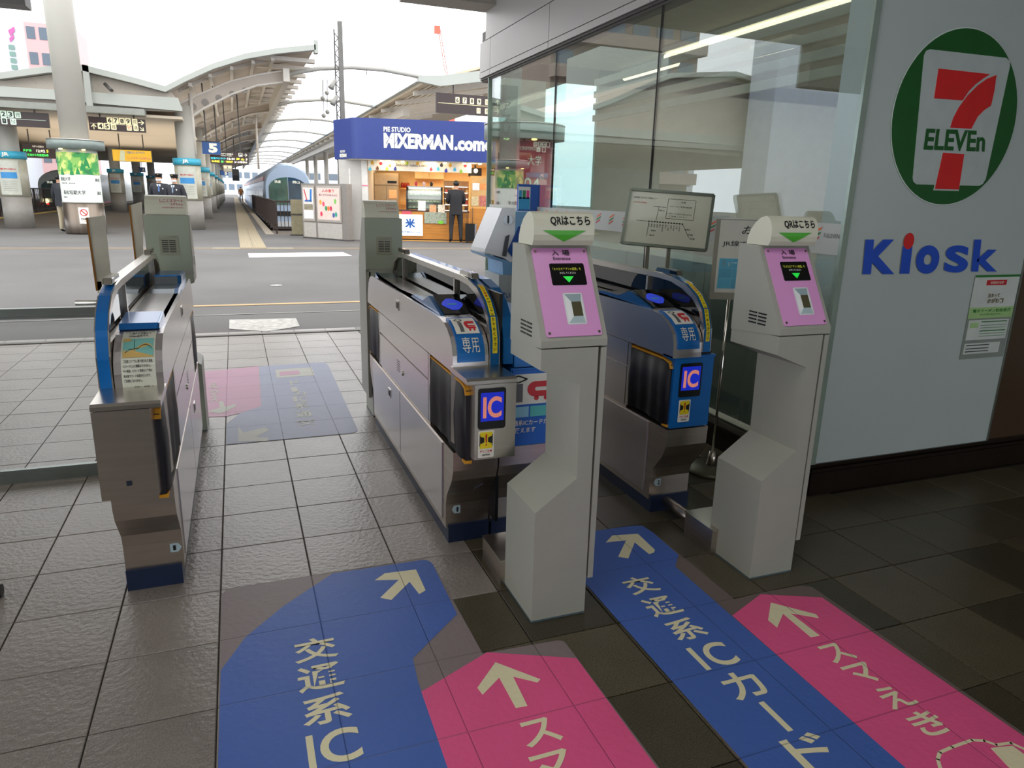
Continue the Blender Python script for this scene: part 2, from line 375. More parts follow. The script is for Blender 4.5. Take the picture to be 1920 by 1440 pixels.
# pale backs of shelving standing behind the glass
SHB = mat('shelf_back', 'B4C0BA', .35, vary=.03)
cab = thing('display_shelving', 'pale grey backs of low shelves behind the shop glass', 'shelf', (2.66, .8, 0))
for k in range(5):
    a = -1.32 + k * .9
    m = M(); m.box(0, .35, a - .8 + .004, a + .896 - .8, .165, .985); m.build('back_panel', SHB, cab, bevel=.003)
# white strip blinds high inside
bl = thing('strip_blind', 'four pale horizontal blind slats high inside the shop glass', 'blind', (2.75, -1.3, 2.0))
for k in range(4):
    z = .16 - .085 * k
    m = M(); m.box(0, .02, 0, 2.6, z, z + .045); m.build('slat', mat('blind_slat', 'D9D5C4', .5), bl)
# film band on the glass with red/orange/green stroke marks
band = thing('window_film', 'translucent grey film band with striped shop marks across the glass', 'film', (GX - .003, -1.4, 1.0))
FILM = mat('frosted_film', 'B9BDB8', .5, vary=.03)
m = M(); m.box(0, .001, -.08, 4.55, .118, .252); m.build('film_strip', FILM, band)
for k in range(24):
    y = .064 + k * .19
    m = M()
    for q, zz in enumerate((.218, .197, .176)):
        m.mi = q; yy = y + (.0, .004, .01)[q]
        m.ext([(-.0015, yy + .034, zz - .017), (-.0015, yy - .026, zz + .005), (-.0015, yy - .034, zz + .017), (-.0015, yy + .026, zz - .005)], (.001, 0, 0))
    m.build('stripe_mark', [mat('mark_orange', 'E8641E', .5), mat('mark_green', '2E7D3C', .5), mat('mark_red', 'C8281E', .5)], band)
def gtext(s, y_left, z, w_, h, mt, par, world=True, X=GX - .006, bold=0):
    return text('lettering', s, rect_fn((X, y_left, z), (0, -w_, 0), (0, 0, h)), mt, par, world=world, bold=bold)
gtext('7-ELEVEN', -1.385, 1.19, .09, .018, mat('grey_print', '55585A', .5), band)

# ------------------------------------------------------------------ signs on the white wall
WY = -1.492
def wq(px_, py_): return ony(px_, py_, WY)
OV = thing('wall_logo_sign', 'green oval emblem with red numeral seven and ELEVEN lettering on white wall', 'sign', (3.11, WY, 1.35))
GRN = mat('logo_green', '0F5A1E', .35); LRED = mat('logo_red', 'DC1E20', .35); LWHT = mat('logo_white', 'BCC8C4', .32)
cz = 1.708; cx = 3.113; rx = .372; rz_ = .362
m = M(); m.ext([(cx + (rx + .004) * math.cos(t * math.pi / 32), WY - .001, cz + (rz_ + .004) * math.sin(t * math.pi / 32)) for t in range(64)], (0, -.001, 0)); m.build('white_outline', mat('logo_rim', 'E6EFEA', .35), OV, world=True)
m = M(); m.ext([(cx + rx * math.cos(t * math.pi / 32), WY - .0025, cz + rz_ * math.sin(t * math.pi / 32)) for t in range(64)], (0, -.002, 0)); m.build('green_oval', GRN, OV, world=True)
def wpoly(name, pts, mt, dy, par=OV, th=.0015):
    P = [wq(*p) for p in pts]; m = M(); m.ext([(p.x, WY - dy, p.z) for p in P], (0, -th, 0)); return m.build(name, mt, par, world=True)
# pixel corner estimates (from the 864x1440 view of 1500..1920 x 0..700)
def zq(x, y): return (1500 + x * .48611, y * .48611)
cup = [zq(497, 191), zq(790, 224), zq(804, 236), zq(805, 255), zq(712, 690), zq(700, 710), zq(685, 717), zq(445, 711), zq(433, 700), zq(431, 685), zq(474, 215), zq(482, 197)]
wpoly('white_cup', cup, LWHT, .0045)
wpoly('seven_bar', [zq(529, 265), zq(728, 287), zq(702, 303), zq(672, 325), zq(645, 353), zq(621, 388), zq(512, 380)], LRED, .006)
wpoly('seven_stroke', [zq(752, 290), zq(744, 350), zq(731, 408), zq(705, 425), zq(680, 450), zq(655, 497), zq(574, 493), zq(586, 455), zq(607, 415), zq(640, 370), zq(680, 330), zq(715, 305)], LRED, .006)
wpoly('seven_foot', [zq(546, 589), zq(628, 595), zq(607, 731), zq(515, 728)], LRED, .006)
wpoly('seven_foot_rim', [zq(542, 583), zq(634, 589), zq(607, 737), zq(510, 734)], LWHT, .005)
text('lettering', 'ELEVEn', quad_fn(*[Vector((wq(*zq(*p)).x, WY - .0075, wq(*zq(*p)).z)) for p in ((470, 578), (706, 586), (711, 506), (482, 496))]), GRN, OV, bold=.03, world=True, res=8)
KS = thing('kiosk_wordmark', 'blue Kiosk wordmark with red dot on the i on white wall', 'sign', (3.14, WY, 1.04))
KB = mat('kiosk_blue', '1650C8', .35)
def wbox(pts, dy=.003): return quad_fn(*[Vector((wq(*p).x, WY - dy, wq(*p).z)) for p in pts])
for ch, x0, x1, yb, yt in (('K', 1616, 1682, 514, 449), ('ı', 1686, 1710, 513, 462), ('o', 1714, 1763, 513, 460), ('s', 1768, 1818, 511, 460), ('k', 1820, 1874, 509, 449)):
    sh = 6
    text('letter', ch, wbox([(x0, yb), (x1 - sh, yb), (x1, yt), (x0 + sh, yt)]), KB, KS, bold={'s': .022, 'k': .028}.get(ch, .05), world=True, res=12)
c = wq(1703, 452); m = M(); m.ext([(c.x + .031 * math.cos(t * math.pi / 12), WY - .003, c.z + .036 * math.sin(t * math.pi / 12)) for t in range(24)], (0, -.001, 0)); m.build('letter_dot', LRED, KS, world=True)
# coupon poster
PO = thing('coupon_poster', 'tall coupon shop poster under the Kiosk wordmark', 'poster', (3.575, WY, .6))
x0, x1, z0, z1 = 3.424, 3.735, .61, 1.024
def rp(name, u0, u1, v0, v1, mt, dy=.001, th=.001):
    m = M(); m.box(x0 + (x1 - x0) * u0, x0 + (x1 - x0) * u1, WY - dy - th, WY - dy, z0 + (z1 - z0) * v0, z0 + (z1 - z0) * v1); return m.build(name, mt, PO, world=True)
rp('sheet', 0, 1, 0, 1, mat('poster_grey', '8E988E', .4)); rp('top_sheet', 0, 1, .62, 1, mat('poster_white', 'D5DDD6', .4), .0022)
rp('green_bar', 0, 1, .975, 1, mat('deep_green', '1B7A2C', .4), .0034); rp('green_band', 0, 1, .49, .62, mat('light_green', 'A8D08A', .4), .0034)
rp('info_sheet', .04, .95, .23, .47, mat('poster_white', 'D5DDD6'), .0034); rp('name_sheet', .04, .85, .06, .19, mat('poster_white', 'D5DDD6'), .0034)
rp('ribbon', .27, .72, .88, .94, RED, .0034)
def pt(s, u0, u1, v0, v1, mt, b=.01): return text('lettering', s, rect_fn((x0 + (x1 - x0) * u0, WY - .0052, z0 + (z1 - z0) * v0), ((x1 - x0) * (u1 - u0), 0, 0), (0, 0, (z1 - z0) * (v1 - v0))), mt, PO, bold=b, world=True)
pt('全国旅行支援', .35, .65, .895, .925, PRINTW); pt('泊まって', .35, .62, .735, .785, mat('brown_print', '6B5A20', .5), .02); pt('かがわ割', .36, .72, .665, .725, mat('brown_print', '6B5A20'), .02)
pt('電子クーポン取扱店舗', .08, .93, .56, .60, mat('deep_green', '1B7A2C'), .02); pt('あなたの旅が香川を元気に', .25, .75, .525, .545, mat('deep_green', '1B7A2C'), 0)
for v in (.44, .40, .37, .33, .30, .27): rp('text_line', .32, .9, v, v + (.012 if v in (.44, .33) else .005), mat('deep_green', '1B7A2C'), .0046)
rp('map_picture', .08, .26, .38, .44, mat('light_green', 'A8D08A'), .0046)
for v in (.16, .12, .085): rp('text_line', .08, .6, v, v + .01, PRINTB, .0046)

# ================================================================== TICKET GATES
SIDEPROF = [(-1.42, .06), (-1.42, .16), (-1.432, .205), (-1.468, .25), (-1.50, .29), (-1.517, .335), (-1.52, .41), (.24, .41), (.237, .335), (.22, .29), (.188, .25), (.152, .205), (.14, .16), (.14, .06)]
def arc(cy, cz, r, a0, a1, n=7): return [(cy + r * math.cos(math.radians(a0 + (a1 - a0) * k / n)), cz + r * math.sin(math.radians(a0 + (a1 - a0) * k / n))) for k in range(n + 1)]
SHOULDER = [(-1.52, .735), (-1.518, .775), (-1.505, .81), (-1.48, .838), (-1.445, .86), (-1.40, .876), (-1.34, .884)]
UPPER = SHOULDER + [(.06, .884), (.13, .876), (.17, .858), (.2, .83), (.225, .79), (.24, .735)]
def resample(pr):
    L = [0]
    for a, b in zip(pr, pr[1:]): L.append(L[-1] + math.hypot(b[0] - a[0], b[1] - a[1]))
    return L
def bend(pr, xa, xb, s0, s1, off):
    """maps (u,v): u across x, v along the profile from s0 to s1 (metres)"""
    L = resample(pr)
    def fn(u, v):
        s = s0 + (s1 - s0) * v
        i = 0
        while i < len(L) - 2 and s > L[i + 1]: i += 1
        t = (s - L[i]) / (L[i + 1] - L[i]); a = pr[i]; b = pr[i + 1]; d = Vector((0, b[0] - a[0], b[1] - a[1])).normalized(); nr = Vector((0, -d.z, d.y))
        return Vector((xa + (xb - xa) * u, a[0] + (b[0] - a[0]) * t, a[1] + (b[1] - a[1]) * t)) + nr * off
    return fn
def bent_plate(fn, fo, n=14, uv=(0, 1, 0, 1), m=None):
    m = m or M(); u0, u1, v0, v1 = uv; prev = None
    for k in range(n + 1):
        v = v0 + (v1 - v0) * k / n
        r = [m.bm.verts.new(fn(u0, v)), m.bm.verts.new(fn(u1, v)), m.bm.verts.new(fo(u1, v)), m.bm.verts.new(fo(u0, v))]
        if prev:
            for a in range(4): m.bm.faces.new([prev[a], prev[(a + 1) % 4], r[(a + 1) % 4], r[a]])
        else: m.bm.faces.new(r[::-1])
        prev = r
    m.bm.faces.new(prev); return m
ICRED = mat('logo_red2', 'D8303A', .4); ICGREY = mat('logo_grey', '6A6A6E', .4)
def caution_sticker(P, name, par, O, U, V, N):
    """O lower left, U right, V up vectors of the sticker, N outward"""
    O = Vector(O); U = Vector(U); V = Vector(V); N = Vector(N)
    f = lambda u, v, o=0: O + U * u + V * v + N * o
    def pl(nm, pts, mt, off, th=.0006, sub=None):
        m = M(); m.ext([f(u, v, off) for u, v in pts], N * th); return m.build(nm, mt, sub or par)
    s = pl(name, rrect(0, 1, 0, 1, .05, 2), WHITEG, .0002, .001)
    pl('yellow_field', rrect(.1, .9, .34, .95, .04, 2), YSTK, .0014, sub=s)
    m = M()
    for sg in (-1, 1):
        c = .5
        m.ext([f(c + sg * .12, .58, .0022), f(c + sg * .36, .52, .0022), f(c + sg * .36, .80, .0022), f(c + sg * .12, .74, .0022)], N * .0005)
        m.ext([f(c + sg * .37, .44, .0022), f(c + sg * .41, .44, .0022), f(c + sg * .41, .86, .0022), f(c + sg * .37, .86, .0022)], N * .0005)
    m.build('gate_pictogram', PRINTB, s)
    m = M(); m.ext([f(.47, .56, .003), f(.53, .56, .003), f(.555, .84, .003), (f(.5, .9, .003)), f(.445, .84, .003)], N * .0005)
    m.ext([f(.5 + .045 * math.cos(t), .48 + .03 * math.sin(t), .003) for t in [k * math.pi / 5 for k in range(10)]], N * .0005); m.build('exclamation_mark', RED, s)
    text('lettering', '扉にご注意', lambda u, v: f(.12 + .76 * u, .19 + .1 * v, .0022), RED, s, bold=.02)
    text('lettering', 'CAUTION', lambda u, v: f(.25 + .5 * u, .07 + .07 * v, .0022), PRINTB, s, bold=.03)
def number_label(par, num, cx, z, s, Y, left=True):
    m = M(); w_ = .03; h = .034; d = -1 if left else 1
    m.ext([(cx - d * w_ / 2, Y, z - h / 2), (cx + d * w_ * .3, Y, z - h / 2), (cx + d * w_ * .65, Y, z), (cx + d * w_ * .3, Y, z + h / 2), (cx - d * w_ / 2, Y, z + h / 2)], (0, -.001, 0))
    l = m.build('number_label', mat('pale_blue_label', 'B4CBD4', .4), par, bevel=.0)
    text('numeral', num, rect_fn((cx - .003 - d * .002, Y - .0022, z - .01), (.007 if num == '1' else .011, 0, 0), (0, 0, .02)), PRINTB, l, bold=.03)
def flap(par, x, s, ya, yb, hinge):
    """door leaf from y=ya (hinge) to y=yb"""
    n = 14; m = M(); rows = []
    for k in range(n + 1):
        t = k / n; y = ya + (yb - ya) * t; wv = .0035 * math.sin(t * 23) + .004 * math.sin(t * 9 + 1)
        zt = .695 - .012 * t ** 6; zb = .425 + .01 * (1 - t)
        rows.append([(x - s * (.012 + wv * (1 - .6 * 1)), y, zt), (x - s * (.014 + wv), y, (zt + zb) / 2), (x - s * (.012 + wv), y, zb), (x + s * .012, y, zb), (x + s * .012, y, zt)])
    V = [[m.bm.verts.new(p) for p in r] for r in rows]
    for a, b in zip(V, V[1:]):
        for k in range(5): f = m.bm.faces.new([a[k], a[(k + 1) % 5], b[(k + 1) % 5], b[k]]); f.smooth = True
    m.bm.faces.new(V[0]); m.bm.faces.new(V[-1][::-1]); d = m.build('door_flap', CLOTH, par)
    sg = 1 if yb > ya else -1
    m = M(); m.px([(ya, .696), (yb - sg * .05, .696), (yb - sg * .012, .688), (yb, .668), (yb + sg * .006, .668), (yb - sg * .008, .696), (yb - sg * .05, .704), (ya, .704)], x - .014, x + .014)
    m.build('yellow_edge', YEL, d)
    m = M(); m.box(x - .013, x + .013, min(yb - sg * .03, yb + sg * .004), max(yb - sg * .03, yb + sg * .004), .418, .428); m.build('yellow_toe', YEL, d)
def half_gate(par, x, s, reader=True, W=.20, box=False, face=None, label=None, num='1', adboard=False, back_flap=True):
    """one side of a gate: lane face at x, body extends to x+s*W"""
    X = lambda v: x + s * v
    m = M(); m.box(min(X(.012), X(W)), max(X(.012), X(W)), -1.43, .15, 0, .075); m.build('plinth', NAVY, par)
    m = M(); m.px(SIDEPROF, X(0.004), X(W)); m.build('lower_body', STEELD, par, bevel=.004)
    # flush side panels with open joints
    for (a, b, c, d, nm) in ((-1.375, -.615, .085, .402, 'lower_side_panel'), (-.605, .115, .085, .402, 'lower_side_panel'), (-1.165, -.125, .425, .598, 'middle_side_panel'), (-1.165, -.125, .606, .712, 'upper_strip_panel')):
        m = M(); m.box(min(X(-.0), X(.012)), max(X(-.0), X(.012)), a, b, c, d); m.build(nm, STEELP, par, bevel=.0015)
    m = M(); m.box(min(X(.008), X(W - .005)), max(X(.008), X(W - .005)), -1.17, -.12, .405, .72); m.build('middle_body', STEELD, par)
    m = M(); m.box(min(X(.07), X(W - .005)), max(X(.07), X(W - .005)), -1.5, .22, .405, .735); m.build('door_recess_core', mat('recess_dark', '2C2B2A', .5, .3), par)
    for y0_, y1_ in ((-1.195, -1.172), (-.118, -.095)):
        m = M(); m.box(min(X(.0), X(.03)), max(X(.0), X(.03)), y0_, y1_, .425, .712); m.build('hinge_post', STEEL, par, bevel=.002)
    ub = UPPER + [(.24, .715), (-1.52, .715)]
    m = M(); m.px(ub, X(0), X(.135)); m.build('upper_body', STEELP if not label else STEELP, par, bevel=.006, seg=3)
    # hatch latch, vent slots
    for (yc, zc) in ((-.59, .82), (-.36, .33)):
        m = M(); m.box(min(X(-.003), X(.0)), max(X(-.003), X(.0)), yc - .03, yc + .03, zc - .022, zc + .022); l = m.build('latch_frame', STEEL, par, bevel=.001)
        m = M(); m.box(min(X(-.0045), X(-.003)), max(X(-.0045), X(-.003)), yc - .018, yc + .018, zc - .014, zc + .014); m.build('latch_pocket', BLACK, l)
    m = M()
    for k in range(5): m.box(min(X(-.0012), X(0)), max(X(-.0012), X(0)), -.62, -.56, .50 + k * .012, .504 + k * .012)
    m.build('vent_slots', BLACK, par)
    m = M(); m.tube([(X(-.006), -.68, .51), (X(.001), -.68, .51)], .012, 12); m.build('lock', CHROME, par)
    flap(par, X(.018), s, -1.18, -1.50 if face == 'blue' else -1.655, 0)
    if back_flap: flap(par, X(.018), s, -.11, .235, 0)
    # top deck: blue side rail with zigzag profile and steel cover
    zig = [(.06, .884), (.05, .905), (-.10, .872), (-.72, .876), (-.78, .884), (-.86, .905), (-1.02, .903), (-1.06, .915), (-1.12, .935), (-1.31, .884)]
    if not reader: zig = [(.06, .884), (.05, .925), (-.22, .93), (-.25, .9), (-.40, .9), (-.43, .9), (-.50, .884), (-1.15, .884), (-1.17, .91), (-1.34, .9), (-1.36, .884)]
    m = M(); m.px(zig, X(.014), X(.03)); m.build('top_side_rail', BLUED, par, bevel=.002)
    dk = [(y, z - .004) for y, z in zig]
    m = M(); m.px([(dk[0][0], .86)] + dk + [(dk[-1][0], .86)], X(.03), X(.128)); m.build('top_cover', mat('top_cover_steel', '9FAAB4', .22, .9, vary=.05, scale=5), par)
    if reader:
        m = M(); f = lambda y: .935 - (y + 1.12) / (-.19) * .051
        m.ext([(X(.03), -1.13, .9375), (X(.132), -1.13, .9375), (X(.132), -1.305, .8875), (X(.03), -1.305, .8875)], (0, .004 * .26, .004)); r_ = m.build('reader_glass', BLACKG, par)
        cy, czr, cxr = -1.225, .9155, .083
        m = M(); m.ext([(X(cxr + .038 * math.cos(t) * (1 + .12 * math.cos(4 * t))), cy + .05 * math.sin(t), .9152 + .05 * math.sin(t) * .286) for t in [k * math.pi / 16 for k in range(32)]], (0, 0, .001)); m.build('reader_light', mat('reader_blue', '3B50E8', .4, emit=.32, vary=.1), r_)
        m = M(); m.box(min(X(.065), X(.1)), max(X(.065), X(.1)), -1.232, -1.215, .912, .9175); m.build('reader_icon', mat('reader_green', '3C8A78', .4, emit=.3), r_)
    else:
        m = M(); m.px([(-1.15, .885), (-1.17, .912), (-1.345, .902), (-1.365, .885)], X(.02), X(.13)); m.build('front_cap', BLUE, par, bevel=.006)
        m = M(); m.px([(.05, .885), (.045, .927), (-.20, .932), (-.22, .885)], X(.02), X(.13)); m.build('rear_cap', BLUED, par, bevel=.006)
    # front label following the shoulder
    if label == 'ic':
        fa = bend(SHOULDER, X(.018), X(.120), .016, .24, .0005); fb = bend(SHOULDER, X(.018), X(.120), .016, .24, .006)
        if s < 0: fa = bend(SHOULDER, X(.120), X(.018), .016, .24, .0005); fb = bend(SHOULDER, X(.120), X(.018), .016, .24, .006)
        l = bent_plate(fa, fb).build('front_label', BLUE, par, bevel=.002)
        fw = bend(SHOULDER, X(.026), X(.114), .0, .24, .0065); fw2 = bend(SHOULDER, X(.026), X(.114), .0, .24, .0072); fl = bend(SHOULDER, X(.026), X(.114), .0, .24, .008)
        bent_plate(fw, fw2, uv=(.0, 1, .50, .93)).build('white_panel', WHITEG, l)
        text('lettering', '専用', lambda u, v: fl(.14 + .72 * u, .20 + .24 * v), PRINTW, l, bold=.0, res=4)
        logo(l, fl, .12, .54, .88, .90)
    # rail
    ro = [(-1.52, .735), (-1.517, .83), (-1.49, .905), (-1.44, .955), (-1.36, .995), (-1.25, 1.015), (-1.15, 1.02), (-.1, 1.02), (.05, 1.01), (.15, .975), (.215, .91), (.237, .83), (.24, .735)]
    ri = [(-1.49, .86), (-1.47, .90), (-1.42, .94), (-1.34, .972), (-1.25, .992), (-1.15, .997), (-.1, .997), (.045, .987), (.13, .955), (.185, .90), (.205, .86)]
    xr0, xr1 = X(.138), X(.178)
    m = M()
    m.px(ro[:6] + ri[:5][::-1] + [(-1.45, .735)], xr0, xr1); b_ = m.build('rail_front_post', STEEL, par)
    m = M(); m.px([ro[5], ro[6], ro[7], ri[6], ri[5], ri[4]], xr0, xr1); m.build('rail_top', STEEL, par)
    m = M(); m.px(ro[7:] + [(.18, .735), (.185, .88)] + ri[6:10][::-1], xr0, xr1); m.build('rail_rear_post', STEEL, par)
    m = M(); m.box(min(xr0, xr1), max(xr0, xr1), -1.49, .2, .735, .868); m.build('rail_base', STEELD, par)
    m = M(); m.px([(-1.455, .862)] + [(y, z - .002) for y, z in ri[1:10]] + [(.19, .862)], X(.15), X(.158)); m.build('rail_glass', glass('smoked_glass', (.16, .16, .17), .05), par)
    for yy in (-1.06, -.08): m = M(); m.box(min(xr0, xr1), max(xr0, xr1), yy - .008, yy + .008, .865, 1.0); m.build('rail_divider', STEEL, par)
    fr = [(y, z) for y, z in ro[:6]]
    fa = bend(fr, X(.142), X(.174), .0, .44, .001); fb = bend(fr, X(.142), X(.174), .0, .44, .003)
    if s < 0: fa = bend(fr, X(.174), X(.142), .0, .44, .001); fb = bend(fr, X(.174), X(.142), .0, .44, .003)
    bd = bent_plate(fa, fb, 20).build('rail_front_band', BLUE if label != 'ic' else BLUED, par)
    if label == 'ic':
        f1 = bend(fr, X(.149), X(.167), 0, .36, .0032); f2 = bend(fr, X(.149), X(.167), 0, .36, .004); f3 = bend(fr, X(.149), X(.167), 0, .36, .0045)
        ys_ = bent_plate(f1, f2, 20, uv=(0, 1, .12, 1)).build('warning_strip', YSTK, par)
        st = '開じ注意！かけこみはおやめください'
        for k, ch in enumerate(st):
            v1 = .985 - k * .05
            text('character', ch, (lambda v1: lambda u, v: f3(.2 + .6 * u, v1 - .042 + .038 * v))(v1), RED if k < 5 else PRINTB, ys_, bold=.02, res=1)
    for yy in (-1.2, -.02):
        m = M(); m.px([(yy - .09, 1.02), (yy - .075, 1.04), (yy + .075, 1.04), (yy + .09, 1.02)], X(.146), X(.17)); sn = m.build('sensor_bar', CHROME, par, bevel=.003)
        m = M(); m.px([(yy - .088, 1.0215), (yy - .076, 1.037), (yy - .03, 1.037), (yy - .03, 1.0215)], X(.144), X(.172)); m.build('sensor_window', BLACKG, sn)
    if box:
        bx0, bx1 = sorted((X(-.004), X(.175)))
        cut0, cut1 = (bx0 + .03, bx1) if s > 0 else (bx0, bx1 - .03)
        m = M(); m.px([(-1.50, .735), (-1.695, .735), (-1.705, .728), (-1.705, .716), (-1.50, .716)], bx0, bx1); m.build('box_lid', STEEL, par, bevel=.003)
        m = M(); m.ext([(bx0 if s < 0 else bx0 + .004, -1.50, .45), (cut0, -1.70, .445), (cut1, -1.70, .445), (bx1 if s > 0 else bx1 - .004, -1.50, .45)], (0, 0, .268)); bx = m.build('display_box', STEEL if s > 0 else STEELD, par, bevel=.003)
        if s > 0: led_panel(par, cut0 + .012, -1.7015, .555, .098, .145); caution_sticker(None, 'caution_sticker', par, (cut0 + .012, -1.7015, .452), (.058, 0, 0), (0, 0, .098), (0, -1, 0))
        else: m = M(); m.box(-.215, -.200, -1.7015, -1.699, .485, .500); m.build('square_port', mat('port_navy', '28303E', .3), par)
    if face == 'blue':
        a0, a1 = sorted((X(.016), X(W)))
        m = M(); m.box(a0, a1, -1.515, -1.45, .415, .712); m.build('front_column', BLUE, par, bevel=.004)
        led_panel(par, a0 + .028, -1.5165, .548, .105, .142); caution_sticker(None, 'caution_sticker', par, (a0 + .035, -1.5165, .44), (.056, 0, 0), (0, 0, .095), (0, -1, 0))
        m = M(); m.box(a0 - .016, a1 + .004, -1.519, -1.45, .712, .722); m.build('column_cap', BLUE, par)
def led_panel(par, xx, Y, z, w_, h):
    m = M(); m.ext([(a, Y, b) for a, b in rrect(xx, xx + w_, z, z + h, .009)], (0, -.003, 0)); b_ = m.build('display_bezel', BLACK, par)
    m = M(); m.box(xx + w_ * .08, xx + w_ * .92, Y - .0042, Y - .003, z + h * .2, z + h * .9); m.build('led_matrix', led_mat('led_blue', '1A34E8', 1.0), b_)
    text('led_lettering', 'IC', rect_fn((xx + w_ * .16, Y - .005, z + h * .28), (w_ * .68, 0, 0), (0, 0, h * .52)), led_mat('led_pink', 'FF9C86', 1.1), b_, bold=.03, res=8)
def logo(par, fl, u0, v0, u1, v1):
    """i + c train mark"""
    g = lambda u, v: fl(u0 + (u1 - u0) * u, v0 + (v1 - v0) * v)
    m = M(); [m.face([g(.12, .68 * q / 6), g(.34, .68 * q / 6), g(.34, .68 * (q + 1) / 6), g(.12, .68 * (q + 1) / 6)]) for q in range(6)]; m.build('mark_stem', ICGREY, par, recalc=False)
    m = M()
    for a, b in (((0, .84), (.22, .98)), ((.22, .98), (.44, .84)), ((.44, .84), (.22, .72)), ((.22, .72), (0, .84))):
        d = Vector((b[0] - a[0], b[1] - a[1])).normalized() * .02; n_ = Vector((-d.y, d.x)) * 1.2
        m.face([g(a[0] + n_.x, a[1] + n_.y), g(a[0] - n_.x, a[1] - n_.y), g(b[0] - n_.x, b[1] - n_.y), g(b[0] + n_.x, b[1] + n_.y)])
    m.build('mark_diamond', PRINTB, par, recalc=False)
    # thick letter c as a train
    m = M()
    out = [(1.04, .74), (.64, .74)] + [(.64 + .19 * math.cos(t), .46 + .28 * math.sin(t)) for t in [math.pi / 2 + math.pi * k / 8 for k in range(9)]] + [(1.04, .18)]
    inn = [(1.04, .53), (.68, .53)] + [(.68 + .04 * math.cos(t), .46 + .07 * math.sin(t)) for t in [math.pi / 2 + math.pi * k / 8 for k in range(9)]] + [(1.04, .39)]
    for k in range(len(out) - 1): m.face([g(*out[k]), g(*out[k + 1]), g(*inn[k + 1]), g(*inn[k])])
    for cx_ in (.68, .92): m.face([g(cx_ + .06 * math.cos(t), .12 + .09 * math.sin(t)) for t in [k * math.pi / 6 for k in range(12)]])
    m.build('mark_train', ICRED, par, recalc=False)

# centre gate
gc = thing('ticket_gate', 'centre double ticket gate with IC display box, numbered 1, blue disc reader', 'ticket gate', (0, 0, 0), 'automatic ticket gates')
half_gate(gc, .82, 1, W=.18, box=True, label='ic')
number_label(gc, '1', .868, .135, 1, -1.4205)
# right half of the centre gate, back to back
m = M(); m.px(SIDEPROF, 1.006, 1.225); m.build('lower_body', STEELD, gc, bevel=.004)
m = M(); m.box(1.01, 1.21, -1.43, .15, 0, .075); m.build('plinth', NAVY, gc)
m = M(); m.box(1.045, 1.215, -1.515, .2, .405, .715); m.build('middle_body', BLUE, gc, bevel=.003)
m = M(); m.px(UPPER + [(.24, .72), (-1.52, .72)], 1.055, 1.22); m.build('upper_body', BLUE, gc, bevel=.004)
ro2 = [(-1.52, .735), (-1.517, .83), (-1.49, .905), (-1.44, .955), (-1.36, .995), (-1.25, 1.015), (.0, 1.015), (.15, .975), (.24, .86), (.24, .735)]
m = M(); m.px(ro2, 1.012, 1.05); m.build('rear_rail', BLUED, gc, bevel=.003)
m = M(); m.box(1.0, 1.012, -1.5, .2, .1, .99); m.build('centre_seam', BLACK, gc)
ad = M(); ad.box(1.05, 1.212, -1.521, -1.516, .415, .708); ad = ad.build('ic_card_notice', mat('notice_blue', '1467C8', .35), gc)
m = M(); m.box(1.05, 1.206, -1.5225, -1.521, .575, .692); wp = m.build('white_panel', WHITEG, ad)
logo(ad, rect_fn((1.035, -1.524, .585), (.165, 0, 0), (0, 0, .105)), 0, 0, 1, 1)
for k, (a, b, c) in enumerate(((1.05, 1.118, '9AD4EC'), (1.124, 1.2, '5CC8C4'))):
    m = M(); m.box(a, b, -1.5225, -1.521, .525, .566); m.build('card_picture', mat('card_' + c, c, .4), ad)
text('lettering', '交通系ICカードが', rect_fn((1.035, -1.523, .492), (.165, 0, 0), (0, 0, .022)), PRINTW, ad, bold=.015)
text('lettering', '使えます', rect_fn((1.063, -1.523, .463), (.085, 0, 0), (0, 0, .022)), PRINTW, ad, bold=.015)
m = M(); m.box(1.15, 1.21, -1.524, -1.519, .735, .765); m.build('white_tab', WHITEG, gc)
m = M(); m.ext([(.905, -1.5195, .255), (.945, -1.508, .266), (.945, -1.508, .272), (.905, -1.5195, .262)], (0, -.0, .0001)); m.build('maker_plate', STEEL, gc)

# gate 2
g2 = thing('ticket_gate', 'right ticket gate with blue front column, numbered 2, by the shop glass', 'ticket gate', (0, 0, 0), 'automatic ticket gates')
half_gate(g2, 1.74, 1, W=.205, face='blue', label='ic')
number_label(g2, '2', 1.785, .135, 1, -1.4205)

# left gate
gl = thing('ticket_gate', 'left ticket gate with service-area map notice and blank display box', 'ticket gate', (0, 0, 0), 'automatic ticket gates')
half_gate(gl, -.108, -1, reader=False, W=.185, box=True)
m = M(); m.ext([(-.152, -1.4205, .118), (-.127, -1.4205, .118), (-.115, -1.4205, .134), (-.127, -1.4205, .15), (-.152, -1.4205, .15)], (0, -.001, 0)); l = m.build('number_label', mat('pale_blue_label', 'B4CBD4'), gl)
text('numeral', '1', rect_fn((-.143, -1.4225, .125), (.009, 0, 0), (0, 0, .018)), PRINTB, l, bold=.03)
